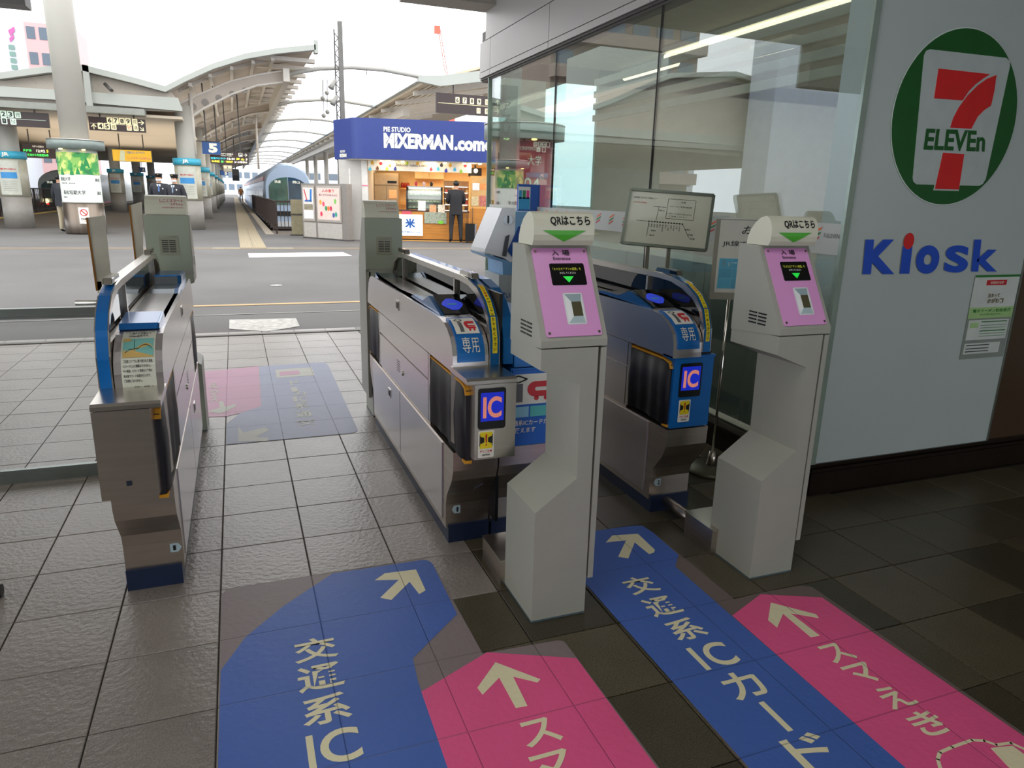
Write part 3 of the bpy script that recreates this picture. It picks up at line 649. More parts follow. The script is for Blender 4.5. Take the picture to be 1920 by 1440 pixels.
# notice with map, bent over the shoulder
SH2 = [(-1.52, .715)] + SHOULDER
fa = bend(SH2, -.222, -.128, 0, .245, .0012); fb = bend(SH2, -.222, -.128, 0, .245, .002)
nt = bent_plate(fa, fb, uv=(0, 1, 0, 1)).build('area_notice', mat('notice_cream', 'DDE0D0', .35), gl)
fc = bend(SH2, -.222, -.128, 0, .245, .0026); fd = bend(SH2, -.222, -.128, 0, .245, .003); fe = bend(SH2, -.222, -.128, 0, .245, .0036)
bent_plate(fc, fd, uv=(.05, .95, .45, .78)).build('map_sea', mat('map_teal', '7FC4BC', .4), nt)
m = M(); pts = [(.05, .45), (.95, .45), (.95, .60), (.85, .66), (.7, .68), (.55, .64), (.42, .58), (.25, .55), (.05, .56)]
m.face([fe(u, v) for u, v in pts]); m.face([fe(u, v) for u, v in ((.05, .70), (.3, .72), (.25, .78), (.05, .78))]); m.build('map_land', mat('map_land', 'D9B66A', .4), nt, recalc=False)
ff = bend(SH2, -.222, -.128, 0, .245, .0042)
m = M(); route = [(.12, .52), (.25, .57), (.38, .57), (.5, .58), (.6, .63), (.72, .65), (.84, .62), (.9, .57)]
for a, b in zip(route, route[1:]): m.face([ff(a[0], a[1] - .006), ff(b[0], b[1] - .006), ff(b[0], b[1] + .006), ff(a[0], a[1] + .006)])
m.face([ff(.375, .57), ff(.39, .57), ff(.39, .74), ff(.375, .74)])
m.build('map_route', PRINTB, nt, recalc=False)
for s_, u0, u1, v0, v1 in (('ICカードのご利用エリアは', .08, .95, .93, .975), ('入場から出場まで', .2, .85, .88, .92), ('200km以内です。', .2, .8, .81, .87), ('ご利用エリア外に乗り越された場合、', .06, .94, .38, .42), ('ICカードによる精算はできません。', .06, .88, .32, .36), ('その場合、ICカード利用エリア内の', .06, .9, .26, .30), ('有人駅でカード処理を行うまで、', .06, .84, .2, .24), ('ご利用になれません。', .06, .6, .14, .18), ('※普通券は一部区間のみ', .3, .9, .05, .09)):
    text('lettering', s_, (lambda a, b, c, d: lambda u, v: fe(a + (b - a) * u, c + (d - c) * v))(u0, u1, v0, v1), PRINTB, nt, bold=.015, res=1)

# ================================================================== QR KIOSKS (origin at front left foot)
def kiosk(loc, label, rz=0, plain=False):
    t = thing('qr_kiosk', label, 'kiosk', loc, 'grey QR reader kiosks', rz)
    col_ = [(0, 0), (.190, 0), (.186, .90), (.0, .90), (0, .838), (.130, .788), (.137, .484), (0, .385)]
    m = M(); m.py(col_, 0, .248); m.build('column', KGREY, t, bevel=.0025)
    m = M(); m.box(-.0005, .1905, -.0005, .2485, 0, .006); m.build('foot_gasket', mat('gasket', '4C5F66', .6), t)
    m = M(); m.box(.196, .215, .002, .25, .125, .898); m.build('side_cover', KGREY, t, bevel=.002)
    m = M(); m.px([(-.001, .904), (-.001, .925), (.152, 1.19), (.25, 1.19), (.25, .884), (.0, .904)], -.002, .214); h = m.build('head_housing', KGREY, t, bevel=.004)
    # pink face: frame of reference on the slope
    O = Vector((0, -.001, .925)); V = Vector((0, .153, .265)); U = Vector((.212, 0, 0)); N = Vector((0, -.265, .153)).normalized()
    f = lambda u, v, o=0.0: O + U * u + V * v + N * o
    asp = .212 / V.length
    p = M(); p.ext([f(u, v, .0005) for u, v in rrect(.075, .93, .035, .955, .03)], N * .004); pk = p.build('face_panel', PINKP, t, bevel=.001)
    if not plain:
        p = M(); p.ext([f(u, v, .0046) for u, v in rrect(.30, .84, .56, .79, .02)], N * .001); sc_ = p.build('screen', BLACKG, pk)
        text('lettering', '「スマえきアプリの画面」を', lambda u, v: f(.34 + .44 * u, .715 + .03 * v, .0066), mat('screen_text', 'C8D23C', .5, emit=.25), pk, bold=.0, res=1)
        text('lettering', 'かざしてください', lambda u, v: f(.44 + .25 * u, .675 + .025 * v, .0066), mat('screen_text2', 'D8E0D8', .5, emit=.25), pk, bold=.0, res=1)
        p = M(); p.face([f(.48, .65, .0066), f(.56, .585, .0066), f(.645, .65, .0066)]); p.build('green_arrow', mat('screen_green', '28E048', .4, emit=.5), pk, recalc=False)
        # reader window: recessed tray
        p = M(); a, b, c, d = .445, .705, .165, .465
        ring = rrect(a - .02, b + .02, c - .012, d + .012, .02)
        p.ext([f(u, v, .0046) for u, v in ring], N * .0008); wf = p.build('reader_frame', mat('reader_frame_white', 'E3E9E8', .3), pk)
        p = M(); q0 = [(a, c), (b, c), (b, d), (a, d)]; q1 = [(a + .09, c + .07), (b - .02, c + .07), (b - .02, d - .08), (a + .09, d - .08)]
        for i in range(4):
            j = (i + 1) % 4; p.face([f(*q0[i], .0058), f(*q0[j], .0058), f(*q1[j], .0022 + .004), f(*q1[i], .0022 + .004)], mi=(0, 1, 2, 1)[i])
        p.build('reader_tray', [mat('tray_a', 'B9CDD2', .2), mat('tray_b', 'F4F8F8', .2), mat('tray_c', '9FB4BC', .2)], pk, recalc=False)
        p = M(); p.ext([f(*q, .0062) for q in q1], N * .0004); p.build('reader_glass', mat('reader_mirror', '6F6A50', .12, .4), pk)
        text('lettering', '入', lambda u, v: f(.37 + .11 * u, .872 + .062 * v, .0064), PRINTB, pk, bold=.015)
        text('lettering', '場', lambda u, v: f(.53 + .12 * u, .872 + .062 * v, .0064), PRINTB, pk, bold=.015)
        text('lettering', 'Entrance', lambda u, v: f(.38 + .27 * u, .826 + .034 * v, .0064), PRINTB, pk, bold=.01)
        for u, v in ((.12, .92), (.885, .92), (.12, .07), (.885, .07)):
            p = M(); c_ = f(u, v, .0045); ax = N * .002
            p.tube([c_, c_ + ax], .0045, 10); p.build('screw', CHROME, pk)
    # side louvres
    for k in range(4):
        for y in (.06, .108):
            m = M(); m.px([(y + .012, .925 + k * .012), (y + .052, .925 + k * .012), (y + .052, .930 + k * .012), (y + .012, .930 + k * .012)], -.0035, -.0018); m.build('louvre_slot', BLACK, h)
    # back panel of the head with a louvre plate
    m = M(); m.box(.0, .212, .25, .2535, .90, 1.186); bk = m.build('back_panel', KGREY2, t, bevel=.001)
    m = M(); m.box(.06, .15, .2535, .256, .985, 1.085); lp = m.build('louvre_plate', mat('louvre_paint', '9A9B88', .45), t)
    m = M(); m.ext([(.065 + .08 * k / 8, .256 + .008 * math.sin(math.pi * k / 8), 1.083 - .0 * k) for k in range(9)], (0, 0, -.008)); m.build('louvre_hood', mat('louvre_paint', '9A9B88'), lp)
    for k in range(7):
        for xx in (.072, .107):
            m = M(); m.box(xx, xx + .031, .2558, .2568, 1.0 + k * .0095, 1.004 + k * .0095); m.build('louvre_slot', BLACK, lp)
    m = M(); m.py([(.004, .02), (.186, .02), (.182, .88), (.004, .88), (.004, .845), (.134, .795), (.141, .478), (.004, .379)], .2485, .252); m.build('rear_door', KGREY2, t)
    # curved header
    P = [(.116, 1.191), (.109, 1.205), (.106, 1.222), (.107, 1.245), (.114, 1.268), (.126, 1.282), (.141, 1.288), (.165, 1.283), (.192, 1.265), (.213, 1.24), (.224, 1.215), (.227, 1.191)]
    m = M(); m.px(P, .008, .206); hd = m.build('header_sign', mat('header_white', 'DCDCC8', .35, vary=.02), t)
    fr = bend(P, .008, .206, 0, .10, .0012)
    if not plain:
        text('lettering', 'QRはこちら', lambda u, v: fr(.27 + .66 * u, .58 + .32 * v), PRINTB, hd, bold=.03)
        m = M()
        for q in range(8):
            w0, w1 = .36 * q / 8, .36 * (q + 1) / 8; m.face([fr(.5 - w0, .13 + .33 * q / 8), fr(.5 + w0, .13 + .33 * q / 8), fr(.5 + w1, .13 + .33 * (q + 1) / 8), fr(.5 - w1, .13 + .33 * (q + 1) / 8)])
        m.build('green_arrow', GREENT, hd, recalc=False)
    rr = bend(P[::-1], .206, .008, 0, .12, -.0012)
    text('lettering', 'しこくスマート', lambda u, v: rr(.36 + .56 * u, .56 + .18 * v), mat('magenta_print', 'B8306A', .5), hd, bold=.015)
    text('lettering', 'えきちゃん', lambda u, v: rr(.62 + .30 * u, .40 + .13 * v), mat('magenta_print', 'B8306A'), hd, bold=.01)
    text('lettering', 'SHIKOKU SMART EKICHAN', lambda u, v: rr(.42 + .5 * u, .28 + .05 * v), mat('magenta_print', 'B8306A'), hd, bold=.01)
    return t
k1 = kiosk((.936, -2.037, 0), 'QR reader kiosk with pink face in front of the centre gate')
k2 = dup(k1, (1.796, -2.04, 0), 'QR reader kiosk with pink face nearest the white shop wall')
kb = dup(k1, (1.034, .53, 0), 'grey back of a QR kiosk standing behind the centre gate', rz=math.pi)
kc = dup(k1, (-.096, .53, 0), 'grey back of a QR kiosk standing behind the left gate', rz=math.pi)

# service duct between gate 2 and kiosk 2, small box left of kiosk 1
t = thing('floor_duct', 'low steel cable duct box between gate 2 and the right kiosk', 'duct', (1.8, -1.7, 0))
m = M(); m.box(-.03, .14, -.14, .04, 0, .1); m.build('duct_box', STEELD, t, bevel=.002)
m = M(); m.box(-.032, .142, -.145, .045, .1, .106); m.build('duct_lid', STEEL, t, bevel=.001)
m = M(); m.tube([(.03, .04, .045), (.03, .28, .045)], .022, 12); m.build('conduit', STEELD, t)
t = thing('floor_duct', 'small steel cable duct box at the foot of the centre kiosk', 'duct', (.93, -1.75, 0))
m = M(); m.box(-.01, .16, -.04, .16, 0, .09); m.build('duct_box', STEELD, t, bevel=.002)
m = M(); m.box(-.012, .162, -.042, .162, .09, .096); m.build('duct_lid', STEEL, t, bevel=.001)

# map board on two legs behind gate 2
def boardp(px_, py_, dep=3.73): d = ray(px_, py_); return CP + d * dep
BTL, BTR, BBR, BBL = [boardp(*q) for q in ((1183, 355), (1338, 367), (1323, 470), (1165, 455))]
bc = (BBL + BBR) / 2
mb = thing('map_board', 'framed route map board on two thin legs behind gate 2', 'sign board', (bc.x, bc.y, 0))
N_ = (BBR - BBL).cross(BTL - BBL).normalized()
bf = quad_fn(BBL, BBR, BTR, BTL)
m = M(); m.ext([bf(0, 0), bf(1, 0), bf(1, 1), bf(0, 1)], -N_ * .012); m.build('board', mat('board_cream', 'C9CBB6', .22, coat=.4, vary=.03), mb, world=True)
m = M()
for a, b in (((0, 0), (1, 0)), ((1, 0), (1, 1)), ((1, 1), (0, 1)), ((0, 1), (0, 0))): m.bar(bf(*a) + N_ * .002, bf(*b) + N_ * .002, .014, .02, up=N_)
m.build('board_frame', mat('board_frame', '6B7468', .3, .7), mb, world=True)
m = M()
def ln(m, a, b, wd=.004):
    A = bf(*a) + N_ * .0012; B = bf(*b) + N_ * .0012; d = (B - A).normalized(); s_ = N_.cross(d) * wd / 4; m.face([A - s_, B - s_, B + s_, A + s_])
ln(m, (.13, .44), (.68, .44)); ln(m, (.68, .44), (.78, .20)); ln(m, (.28, .44), (.28, .16)); ln(m, (.36, .44), (.37, .72)); ln(m, (.30, .72), (.46, .72))
ln(m, (.47, .88), (.80, .88)); ln(m, (.47, .52), (.80, .52)); ln(m, (.47, .52), (.47, .88)); ln(m, (.80, .52), (.80, .88))
for k in range(13):
    u = .28 + .4 * k / 12; c = bf(u, .44) + N_ * .0014; e1 = (BBR - BBL).normalized(); e2 = N_.cross(e1)
    m.face([c + (e1 * math.cos(q) + e2 * math.sin(q)) * .0042 for q in [j * math.pi / 4 for j in range(8)]])
m.build('route_lines', PRINTB, mb, world=True, recalc=False)
def btxt(s, u0, v0, u1, v1, mt, b=.0): text('lettering', s, lambda u, v: bf(u0 + (u1 - u0) * u, v0 + (v1 - v0) * v) + N_ * .0016, mt, mb, bold=b, world=True, res=1)
btxt('JR四国におけるご利用エリア', .05, .84, .34, .88, mat('dark_green_print', '1C4A38', .5)); btxt('（2022年3月現在）', .06, .76, .22, .79, RED)
btxt('凡例', .62, .81, .68, .85, PRINTB); btxt('ICカードのご利用可能区間', .50, .73, .76, .76, PRINTB); btxt('ご利用エリア外の駅ではご利用になれません', .49, .60, .78, .625, PRINTB); btxt('ご注意ください', .50, .55, .72, .575, PRINTB)
for k, s in enumerate(('高松', '香西', '鬼無', '端岡', '国分', '讃岐府中', '鴨川', '八十場', '坂出', '宇多津', '丸亀', '多度津')):
    for j, ch in enumerate(s): btxt(ch, .285 + .4 * k / 12 - .009, .40 - .035 * j - .03, .285 + .4 * k / 12 + .009, .40 - .035 * j, PRINTB)
for s, u, v in (('善通寺', .32, .26), ('琴平', .31, .17), ('観音寺', .72, .33), ('詫間', .76, .24), ('高瀬', .79, .17), ('岡山', .38, .64)): btxt(s, u, v, u + .06, v + .03, PRINTB)
for u in (.32, .57):
    m = M(); p = bf(u, .02) - N_ * .02; m.box(p.x - .011, p.x + .011, p.y - .005, p.y + .005, .02, p.z + .01); m.build('leg', STEELD, mb, world=True)
m = M(); m.box(bc.x - .2, bc.x + .2, bc.y - .1, bc.y + .16, 0, .02); m.build('base_plate', DARKM, mb, world=True, bevel=.004)

# notice stand with round base by the glass
ps = Vector((2.33, -1.08, 0))
ns = thing('notice_stand', 'notice poster stand with chrome pole and round base by the shop glass', 'sign stand', ps)
m = M(); m.lathe([(.135, 0), (.135, .012), (.12, .02), (.03, .03)], n=40); m.build('round_base', mat('base_olive_steel', '6E6C58', .35, .6), ns)
m = M(); m.lathe([(.028, .03), (.016, .1)], n=20); m.build('pole_socket', STEELD, ns)
m = M(); m.tube([(0, 0, .09), (0, 0, .9)], .007, 10); m.build('pole', CHROME, ns)
e1 = Vector((.93, -.36, 0)); nn = Vector((-.36, -.93, 0))
q = ns.location + Vector((-.08, 0, 0)); nf = lambda u, v, o=0.0: Vector((-.125, -.01, .885)) + e1 * (.36 * u) + Vector((0, 0, .37 * v)) + nn * o
m = M(); m.ext([nf(0, 0), nf(1, 0), nf(1, 1), nf(0, 1)], nn * .012); nb = m.build('notice_frame', mat('notice_frame', '7B7868', .5), ns)
m = M(); m.ext([nf(.05, .09, .0125), nf(.95, .09, .0125), nf(.95, .99, .0125), nf(.05, .99, .0125)], nn * .001); m.build('notice_sheet', mat('notice_sheet', 'B4B3A6', .45), nb)
nt_ = lambda s, u0, v0, u1, v1, mt, b=.01, sh=0: text('lettering', s, lambda u, v: nf(u0 + (u1 - u0) * u, v0 + (v1 - v0) * v, .0145), mt, nb, bold=b, shear=sh)
nt_('お知らせ', .33, .82, .98, .93, PRINTB, sh=.3); nt_('JR線で', .10, .66, .42, .74, PRINTB); nt_('IruCa', .44, .64, .8, .76, mat('card_blue_print', '1F4E8C', .5), .03); nt_('ご利用', .42, .55, .75, .62, PRINTB)
m = M(); m.ext([nf(.08, .14, .0136), nf(.94, .14, .0136), nf(.94, .52, .0136), nf(.08, .52, .0136)], nn * .0004); m.build('teal_card', mat('teal_card', '4C9AB0', .4), nb)
for k in range(5):
    for j in range(3):
        m = M(); u = .09 + .17 * k; v = .15 + .125 * j; m.ext([nf(u, v, .0142), nf(u + .16, v, .0142), nf(u + .16, v + .115, .0142), nf(u, v + .115, .0142)], nn * .0003); m.build('card_square', mat('teal_dark', '3A8CA6', .4, objrand=.1), nb)
nt_('IruCa', .12, .42, .85, .50, mat('pale_print', 'A8D4DC', .5), .01)
m = M()
for a in range(24):
    t0, t1 = a * math.pi / 12, (a + 1) * math.pi / 12; r0, r1 = .062, .085
    c = lambda r, t: nf(.52, .26, .0152) + e1 * (r * .55 * math.cos(t)) + Vector((0, 0, r * .62 * math.sin(t)))
    m.face([c(r0, t0), c(r1, t0), c(r1, t1), c(r0, t1)])
m.face([c(.08, 2.5), c(.08, 2.2), c(.08, 5.7), c(.08, 5.34)]); m.build('prohibition_mark', RED, nb, recalc=False)

# IC charge machine behind the centre gate
mc = thing('charge_machine', 'white and blue slanted card charging machine behind the centre gate', 'machine', (1.735, .34, 0))
MW = mat('machine_white', 'F8FBFF', .22, vary=.02); MB_ = mat('machine_blue', '7FB2E0', .3); MBD = mat('machine_screen_blue', '1C4C9C', .2)
m = M(); m.box(-.07, .26, .0, .28, 0, .85); m.build('pedestal', mat('pedestal_grey', 'B8C0C0', .45), mc, bevel=.004)
m = M(); m.py([(-.17, .99), (-.165, 1.01), (-.06, 1.26), (.03, 1.262), (.03, .93), (.0, .93), (-.04, .955)], -.0, .28); hm = m.build('head_shell', MW, mc, bevel=.008)
m = M(); m.py([(-.172, .985), (-.04, .945), (.03, .92), (.03, .85), (-.045, .85), (-.05, .93), (-.165, .97)], -.002, .282); m.build('head_lower', MB_, mc, bevel=.004)
m = M(); m.box(.03, .3, .0, .28, .85, 1.24); m.build('side_body', MB_, mc, bevel=.005)
m = M(); m.ext([(-.02, -.004, 1.0), (.04, -.004, .93), (.3, -.004, .9), (.3, -.004, 1.2), (.05, -.004, 1.15)], (0, -.004, 0)); m.build('screen_window', MBD, mc)
m = M(); m.tube([(-.02, .0, 1.19), (-.022, -.012, 1.19)], .03, 16); m.build('coin_slot', mat('slot_silver', 'C8D0D8', .3, .5), mc)
m = M(); m.box(-.027, -.017, -.016, -.011, 1.168, 1.215); m.build('coin_slit', BLACK, mc)
m = M(); m.ext([(-.055, -.004, .97), (-.03, -.004, .965), (-.01, -.004, 1.10), (-.035, -.004, 1.09)], (0, -.01, 0)); m.build('note_slot', mat('slot_dark', '4A4E54', .4), mc)
text('lettering', '置いて', rect_fn((-.06, -.002, .70), (.1, 0, 0), (0, 0, .04)), BLUE, mc, bold=.02)
text('lettering', 'チャージ', rect_fn((-.06, -.002, .6), (.1, 0, 0), (0, 0, .04)), BLUE, mc, bold=.02)
# blue poster stand behind it
p0 = ony(971, 397, 1.9); p1 = ony(1011, 397, 1.9)
pp = thing('poster_stand', 'blue poster panel with pink and teal app squares behind the charging machine', 'poster', ((p0.x + p1.x) / 2, 1.9, 0))
zt = ony(971, 345, 1.9).z; zb = ony(971, 397, 1.9).z; wd = p1.x - p0.x
m = M(); m.box(-wd / 2, wd / 2, 0, .03, zb, zt); m.build('blue_panel', mat('poster_blue', '2E5CB4', .4), pp)
m = M(); m.box(-wd / 2, wd * .05, -.003, 0, zb + .02, zt - .02); m.build('white_sheet', WHITE, pp)
for k, c in enumerate(('3CA0D8', '2E8C5C', 'E8509C')):
    m = M(); m.box(-wd * .47 + k * wd * .17, -wd * .34 + k * wd * .17, -.005, -.003, zt - .12, zt - .05); m.build('app_square', mat('sq' + c, c, .4), pp)
m = M(); m.box(-wd * .48, wd * .03, -.005, -.003, zb + .02, zb + .12); m.build('blue_band', mat('sq3CA0D8', '3CA0D8'), pp)
m = M(); m.box(-.05, .05, .0, .03, 0, zb); m.build('stand_post', STEELD, pp)

# ================================================================== FLOOR STICKERS
def sticker_mat(name, col, rough=.5):
    if name in MC: return MC[name]
    m = mat(name, col, rough, vary=.05, scale=2.5, bump=.5, bscale=45); nt_ = m.node_tree; n = nt_.nodes; L = nt_.links
    # tile joints telegraph through the film as shallow grooves
    ge = n.new('ShaderNodeNewGeometry'); sp = n.new('ShaderNodeSeparateXYZ'); L.new(ge.outputs['Position'], sp.inputs[0]); o_ = []
    for ax, pt_ in (('X', PX), ('Y', PY)):
        a = n.new('ShaderNodeMath'); a.operation = 'PINGPONG'; a.inputs[1].default_value = pt_ / 2; L.new(sp.outputs[ax], a.inputs[0])
        r = n.new('ShaderNodeMapRange'); r.inputs['From Min'].default_value = 0; r.inputs['From Max'].default_value = .003; L.new(a.outputs[0], r.inputs[0]); o_.append(r)
    mn = n.new('ShaderNodeMath'); mn.operation = 'MINIMUM'; L.new(o_[0].outputs[0], mn.inputs[0]); L.new(o_[1].outputs[0], mn.inputs[1])
    b2 = n.new('ShaderNodeBump'); b2.inputs['Strength'].default_value = .8; b2.inputs['Distance'].default_value = .002; L.new(mn.outputs[0], b2.inputs['Height'])
    old = [l for l in L if l.to_node == n['Principled BSDF'] and l.to_socket.name == 'Normal'][0].from_node
    L.new(old.outputs[0], b2.inputs['Normal']); L.new(b2.outputs[0], n['Principled BSDF'].inputs['Normal'])
    mx = n.new('ShaderNodeMapRange'); mx.inputs['To Min'].default_value = .62; L.new(mn.outputs[0], mx.inputs[0])
    src = [l for l in L if l.to_node == n['Principled BSDF'] and l.to_socket.name == 'Base Color'][0].from_socket
    sc_ = n.new('ShaderNodeVectorMath'); sc_.operation = 'SCALE'; L.new(src, sc_.inputs[0]); L.new(mx.outputs[0], sc_.inputs['Scale']); L.new(sc_.outputs[0], n['Principled BSDF'].inputs['Base Color'])
    return m
SB = sticker_mat('sticker_blue', '4468B8'); SPK = sticker_mat('sticker_pink', 'EC5A92'); SF = sticker_mat('sticker_film', '6F625C'); SFL = sticker_mat('sticker_film_pale', '85797A'); SWH = sticker_mat('sticker_cream', 'EBE4BE')
SBF = sticker_mat('sticker_blue_worn', '868CA6'); SPF = sticker_mat('sticker_pink_worn', 'B5809A'); SWF = sticker_mat('sticker_cream_worn', 'A9A99C')
def flat(name, pts, mt, par, z, th=.0006):
    m = M(); P = [onz(*p) for p in pts]; m.ext([(p.x, p.y, z) for p in P], (0, 0, th)); return m.build(name, mt, par, world=True)
def curvepts(a, c, b, n=5): return [((1 - t) ** 2 * a[0] + 2 * t * (1 - t) * c[0] + t * t * b[0], (1 - t) ** 2 * a[1] + 2 * t * (1 - t) * c[1] + t * t * b[1]) for t in [k / n for k in range(n + 1)]]
def fchar(ch, bl, br, tr, tl, par, mt, z=.0026, bold=.03):
    f = quad_fn(*[Vector((onz(*q).x, onz(*q).y, z)) for q in (bl, br, tr, tl)]); text('character', ch, f, mt, par, bold=bold, world=True)
def fbox(ch, x0, x1, yb, yt, par, mt, bold=.03, z=.0026):
    """upright in the world: box from the pixel of its lower-left and upper-right corner"""
    a = onz(x0, yb); b = onz(x1, yt); f = rect_fn((a.x, a.y, z), (b.x - a.x, 0, 0), (0, b.y - a.y, 0)); text('character', ch, f, mt, par, bold=bold, world=True)
# sticker A: blue and pink panels in front of the left and centre gates
A = thing('floor_sticker', 'blue and pink floor sticker in the lower middle with arrows into lane 1', 'floor sticker', (.3, -2.3, .0005), 'lane marking floor stickers')
flat('clear_film', [(408, 1500)] + [(414, 1130)] + curvepts((414, 1122), (417, 1105), (440, 1102)) + curvepts((790, 1050), (805, 1048), (813, 1060)) + [(905, 1226)] + curvepts((1035, 1203), (1055, 1198), (1062, 1208)) + [(1281, 1500)], SFL, A, .0006)
flat('blue_panel', [(407, 1500), (414, 1258), (461, 1195), (532, 1137), (624, 1076)] + curvepts((790, 1051), (805, 1049), (812, 1060)) + [(857, 1152), (774, 1235), (783, 1276), (790, 1298), (839, 1440), (862, 1500)], SB, A, .0014)
flat('pink_panel', [(863, 1500), (839, 1440), (790, 1298), (913, 1224), (1081, 1235), (1231, 1440), (1279, 1500)], SPK, A, .0014)
flat('arrow', [(703, 1089), (722, 1076), (780, 1069), (798, 1108), (786, 1115), (768, 1092), (734, 1126), (713, 1122), (748, 1088)], SWH, A, .0022)
flat('arrow', [(895, 1291), (929, 1243), (1013, 1275), (1008, 1281), (962, 1270), (989, 1325), (967, 1329), (936, 1272), (905, 1304)], SWH, A, .0022)
def fc(ch, x, y, w_, h, par, bold=.0, mt=None):
    text('character', ch, rect_fn((x - w_ / 2, y - h / 2, .0026), (w_, 0, 0), (0, h, 0)), mt or SWH, par, bold=.018, world=True, res=6)
def frect(x, y, w_, h, par): m = M(); m.box(x - w_ / 2, x + w_ / 2, y - h / 2, y + h / 2, .0022, .0028); m.build('character', SWH, par, world=True)
for ch, y in (('交', -1.957), ('通', -2.091), ('系', -2.227)): fc(ch, .27, y, .125, .112, A)
frect(.217, -2.369, .017, .112, A); fc('C', .288, -2.369, .098, .115, A)
fc('ス', .773, -2.49, .10, .09, A); fc('マ', .762, -2.605, .10, .09, A)
# sticker B
B = thing('floor_sticker', 'blue and pink floor sticker at lower right running up between the two kiosks', 'floor sticker', (1.6, -2.3, .0005), 'lane marking floor stickers')
flat('clear_film', [(1090, 1002), (1121, 995), (1195, 986)] + [(1226, 1000), (1377, 1124), (1425, 1112), (1500, 1098), (1523, 1101), (2100, 1500), (1450, 1500), (1085, 1070)], SF, B, .0006)
flat('blue_panel', [(1080, 1075), (1080, 1003), (1121, 995), (1190, 986), (1205, 987), (1224, 999), (1272, 1041), (1266, 1063), (1697, 1440), (1765, 1500), (1462, 1500), (1404, 1440)], SB, B, .0014)
flat('pink_panel', [(1373, 1155), (1426, 1115), (1541, 1121), (1920, 1382), (2090, 1500), (1766, 1500), (1697, 1440)], SPK, B, .0014)
flat('arrow', [(1136, 1018), (1148, 1005), (1196, 1002), (1228, 1032), (1226, 1037), (1217, 1040), (1190, 1018), (1178, 1048), (1159, 1045), (1174, 1014)], SWH, B, .0022)
flat('arrow', [(1440, 1164), (1445, 1131), (1530, 1153), (1535, 1160), (1482, 1151), (1537, 1193), (1520, 1196), (1468, 1152), (1457, 1178)], SWH, B, .0022)
for ch, y in (('交', -1.949), ('通', -2.091), ('系', -2.228), ('カ', -2.512), ('ド', -2.775)): fc(ch, 1.393, y, .118, .108, B)
frect(1.341, -2.371, .017, .108, B); fc('C', 1.415, -2.371, .09, .11, B); frect(1.393, -2.645, .017, .115, B)
for ch, y in (('ス', -2.484), ('マ', -2.585), ('え', -2.694), ('き', -2.80)): fc(ch, 1.765, y, .095, .085, B)
def flatline(name, pts, wpx, mt, par, z=.0022):
    m = M(); P = [Vector((onz(*p).x, onz(*p).y, z)) for p in pts]
    for a, b in zip(P, P[1:]):
        d = (b - a).normalized(); s_ = Vector((-d.y, d.x, 0)) * wpx; m.face([a - s_ - d * wpx * .5, b - s_ + d * wpx * .5, b + s_ + d * wpx * .5, a + s_ - d * wpx * .5])
    return m.build(name, mt, par, world=True, recalc=True)
flatline('emblem_outline', [(1765, 1450), (1758, 1425), (1762, 1412), (1785, 1402), (1822, 1389), (1845, 1390), (1868, 1398), (1895, 1394), (1925, 1408), (1960, 1436)], .0045, SWH, B)
flat('emblem_card', [(1857, 1404), (1898, 1400), (1960, 1445), (1900, 1450)], SWH, B, .0024)
# far worn sticker
Cc = thing('floor_sticker', 'worn pale blue and pink floor sticker in the lane beyond the gates', 'floor sticker', (.2, -.2, .0005), 'lane marking floor stickers')
flat('blue_panel', [(486, 687)] + curvepts((600, 680), (612, 679), (616, 686)) + curvepts((668, 800), (675, 810), (662, 812)) + [(424, 834), (425, 795), (450, 775), (490, 762)], SBF, Cc, .0012)
flat('pink_panel', [(300, 705), (485, 687), (490, 762), (450, 775), (425, 781), (338, 784), (298, 786)], SPF, Cc, .0012)
flat('arrow', [(447, 800), (456, 812), (497, 802), (505, 807), (480, 820), (503, 822), (501, 828), (447, 828)], SWF, Cc, .0018)
flat('arrow', [(388, 772), (412, 765), (411, 753), (418, 753), (422, 764), (440, 758), (443, 762), (415, 776)], SWF, Cc, .0018)
flat('white_picture', [(516, 694), (584, 689), (590, 704), (519, 709)], SWF, Cc, .0018)
flat('red_picture', [(524, 698), (560, 695), (563, 702), (525, 705)], SPF, Cc, .0024)
for ch, x0_, x1_, yt_ in (('ド', 545, 560, 713), ('ー', 548, 556, 726), ('カ', 550, 572, 733), ('C', 562, 573, 744), ('I', 551, 556, 744), ('系', 553, 577, 754), ('通', 555, 583, 770), ('交', 558, 590, 786)):
    fbox(ch, x0_, x1_, yt_ + (14 if yt_ > 750 else 10), yt_, Cc, SWF, bold=.02)
for ch, yt_ in (('え', 718), ('マ', 733), ('ス', 744)): fbox(ch, 392, 410, yt_ + 11, yt_, Cc, SWF, bold=.02)

# ================================================================== GLASS PARTITION left of the left gate
gp = thing('glass_partition', 'low glass partition with metal rails left of the left gate', 'partition', (-.95, -.25, 0))
R_T = mat('rail_metal', '8D9592', .35, .8)
y = -.25
zt = ony(0, 580, y).z; zb = 0
m = M(); m.box(-3.0, -.31, y - .02, y + .02, .0, .045); m.box(-3.0, -.31, y - .012, y + .012, .045, .06); m.build('bottom_rail', R_T, gp, world=True)
m = M(); m.box(-3.0, -.31, y - .015, y + .015, zt - .03, zt + .002); m.build('top_rail', R_T, gp, world=True)
m = M(); m.box(-3.0, -.31, y - .01, y + .01, zt - .045, zt - .033); m.build('middle_rail', R_T, gp, world=True)
m = M(); m.box(-3.0, -.31, y - .004, y + .004, .06, zt - .03); m.build('glass_pane', glass('clear_partition', (.94, .95, .95), .04), gp, world=True)
m = M(); m.tube([(-.56, y, zt + .02), (-.28, y, zt + .02)], .012, 10); m.tube([(-.56, y, zt - .01), (-.28, y, zt - .01)], .008, 8); m.build('rail_bracket', CHROME, gp, world=True)
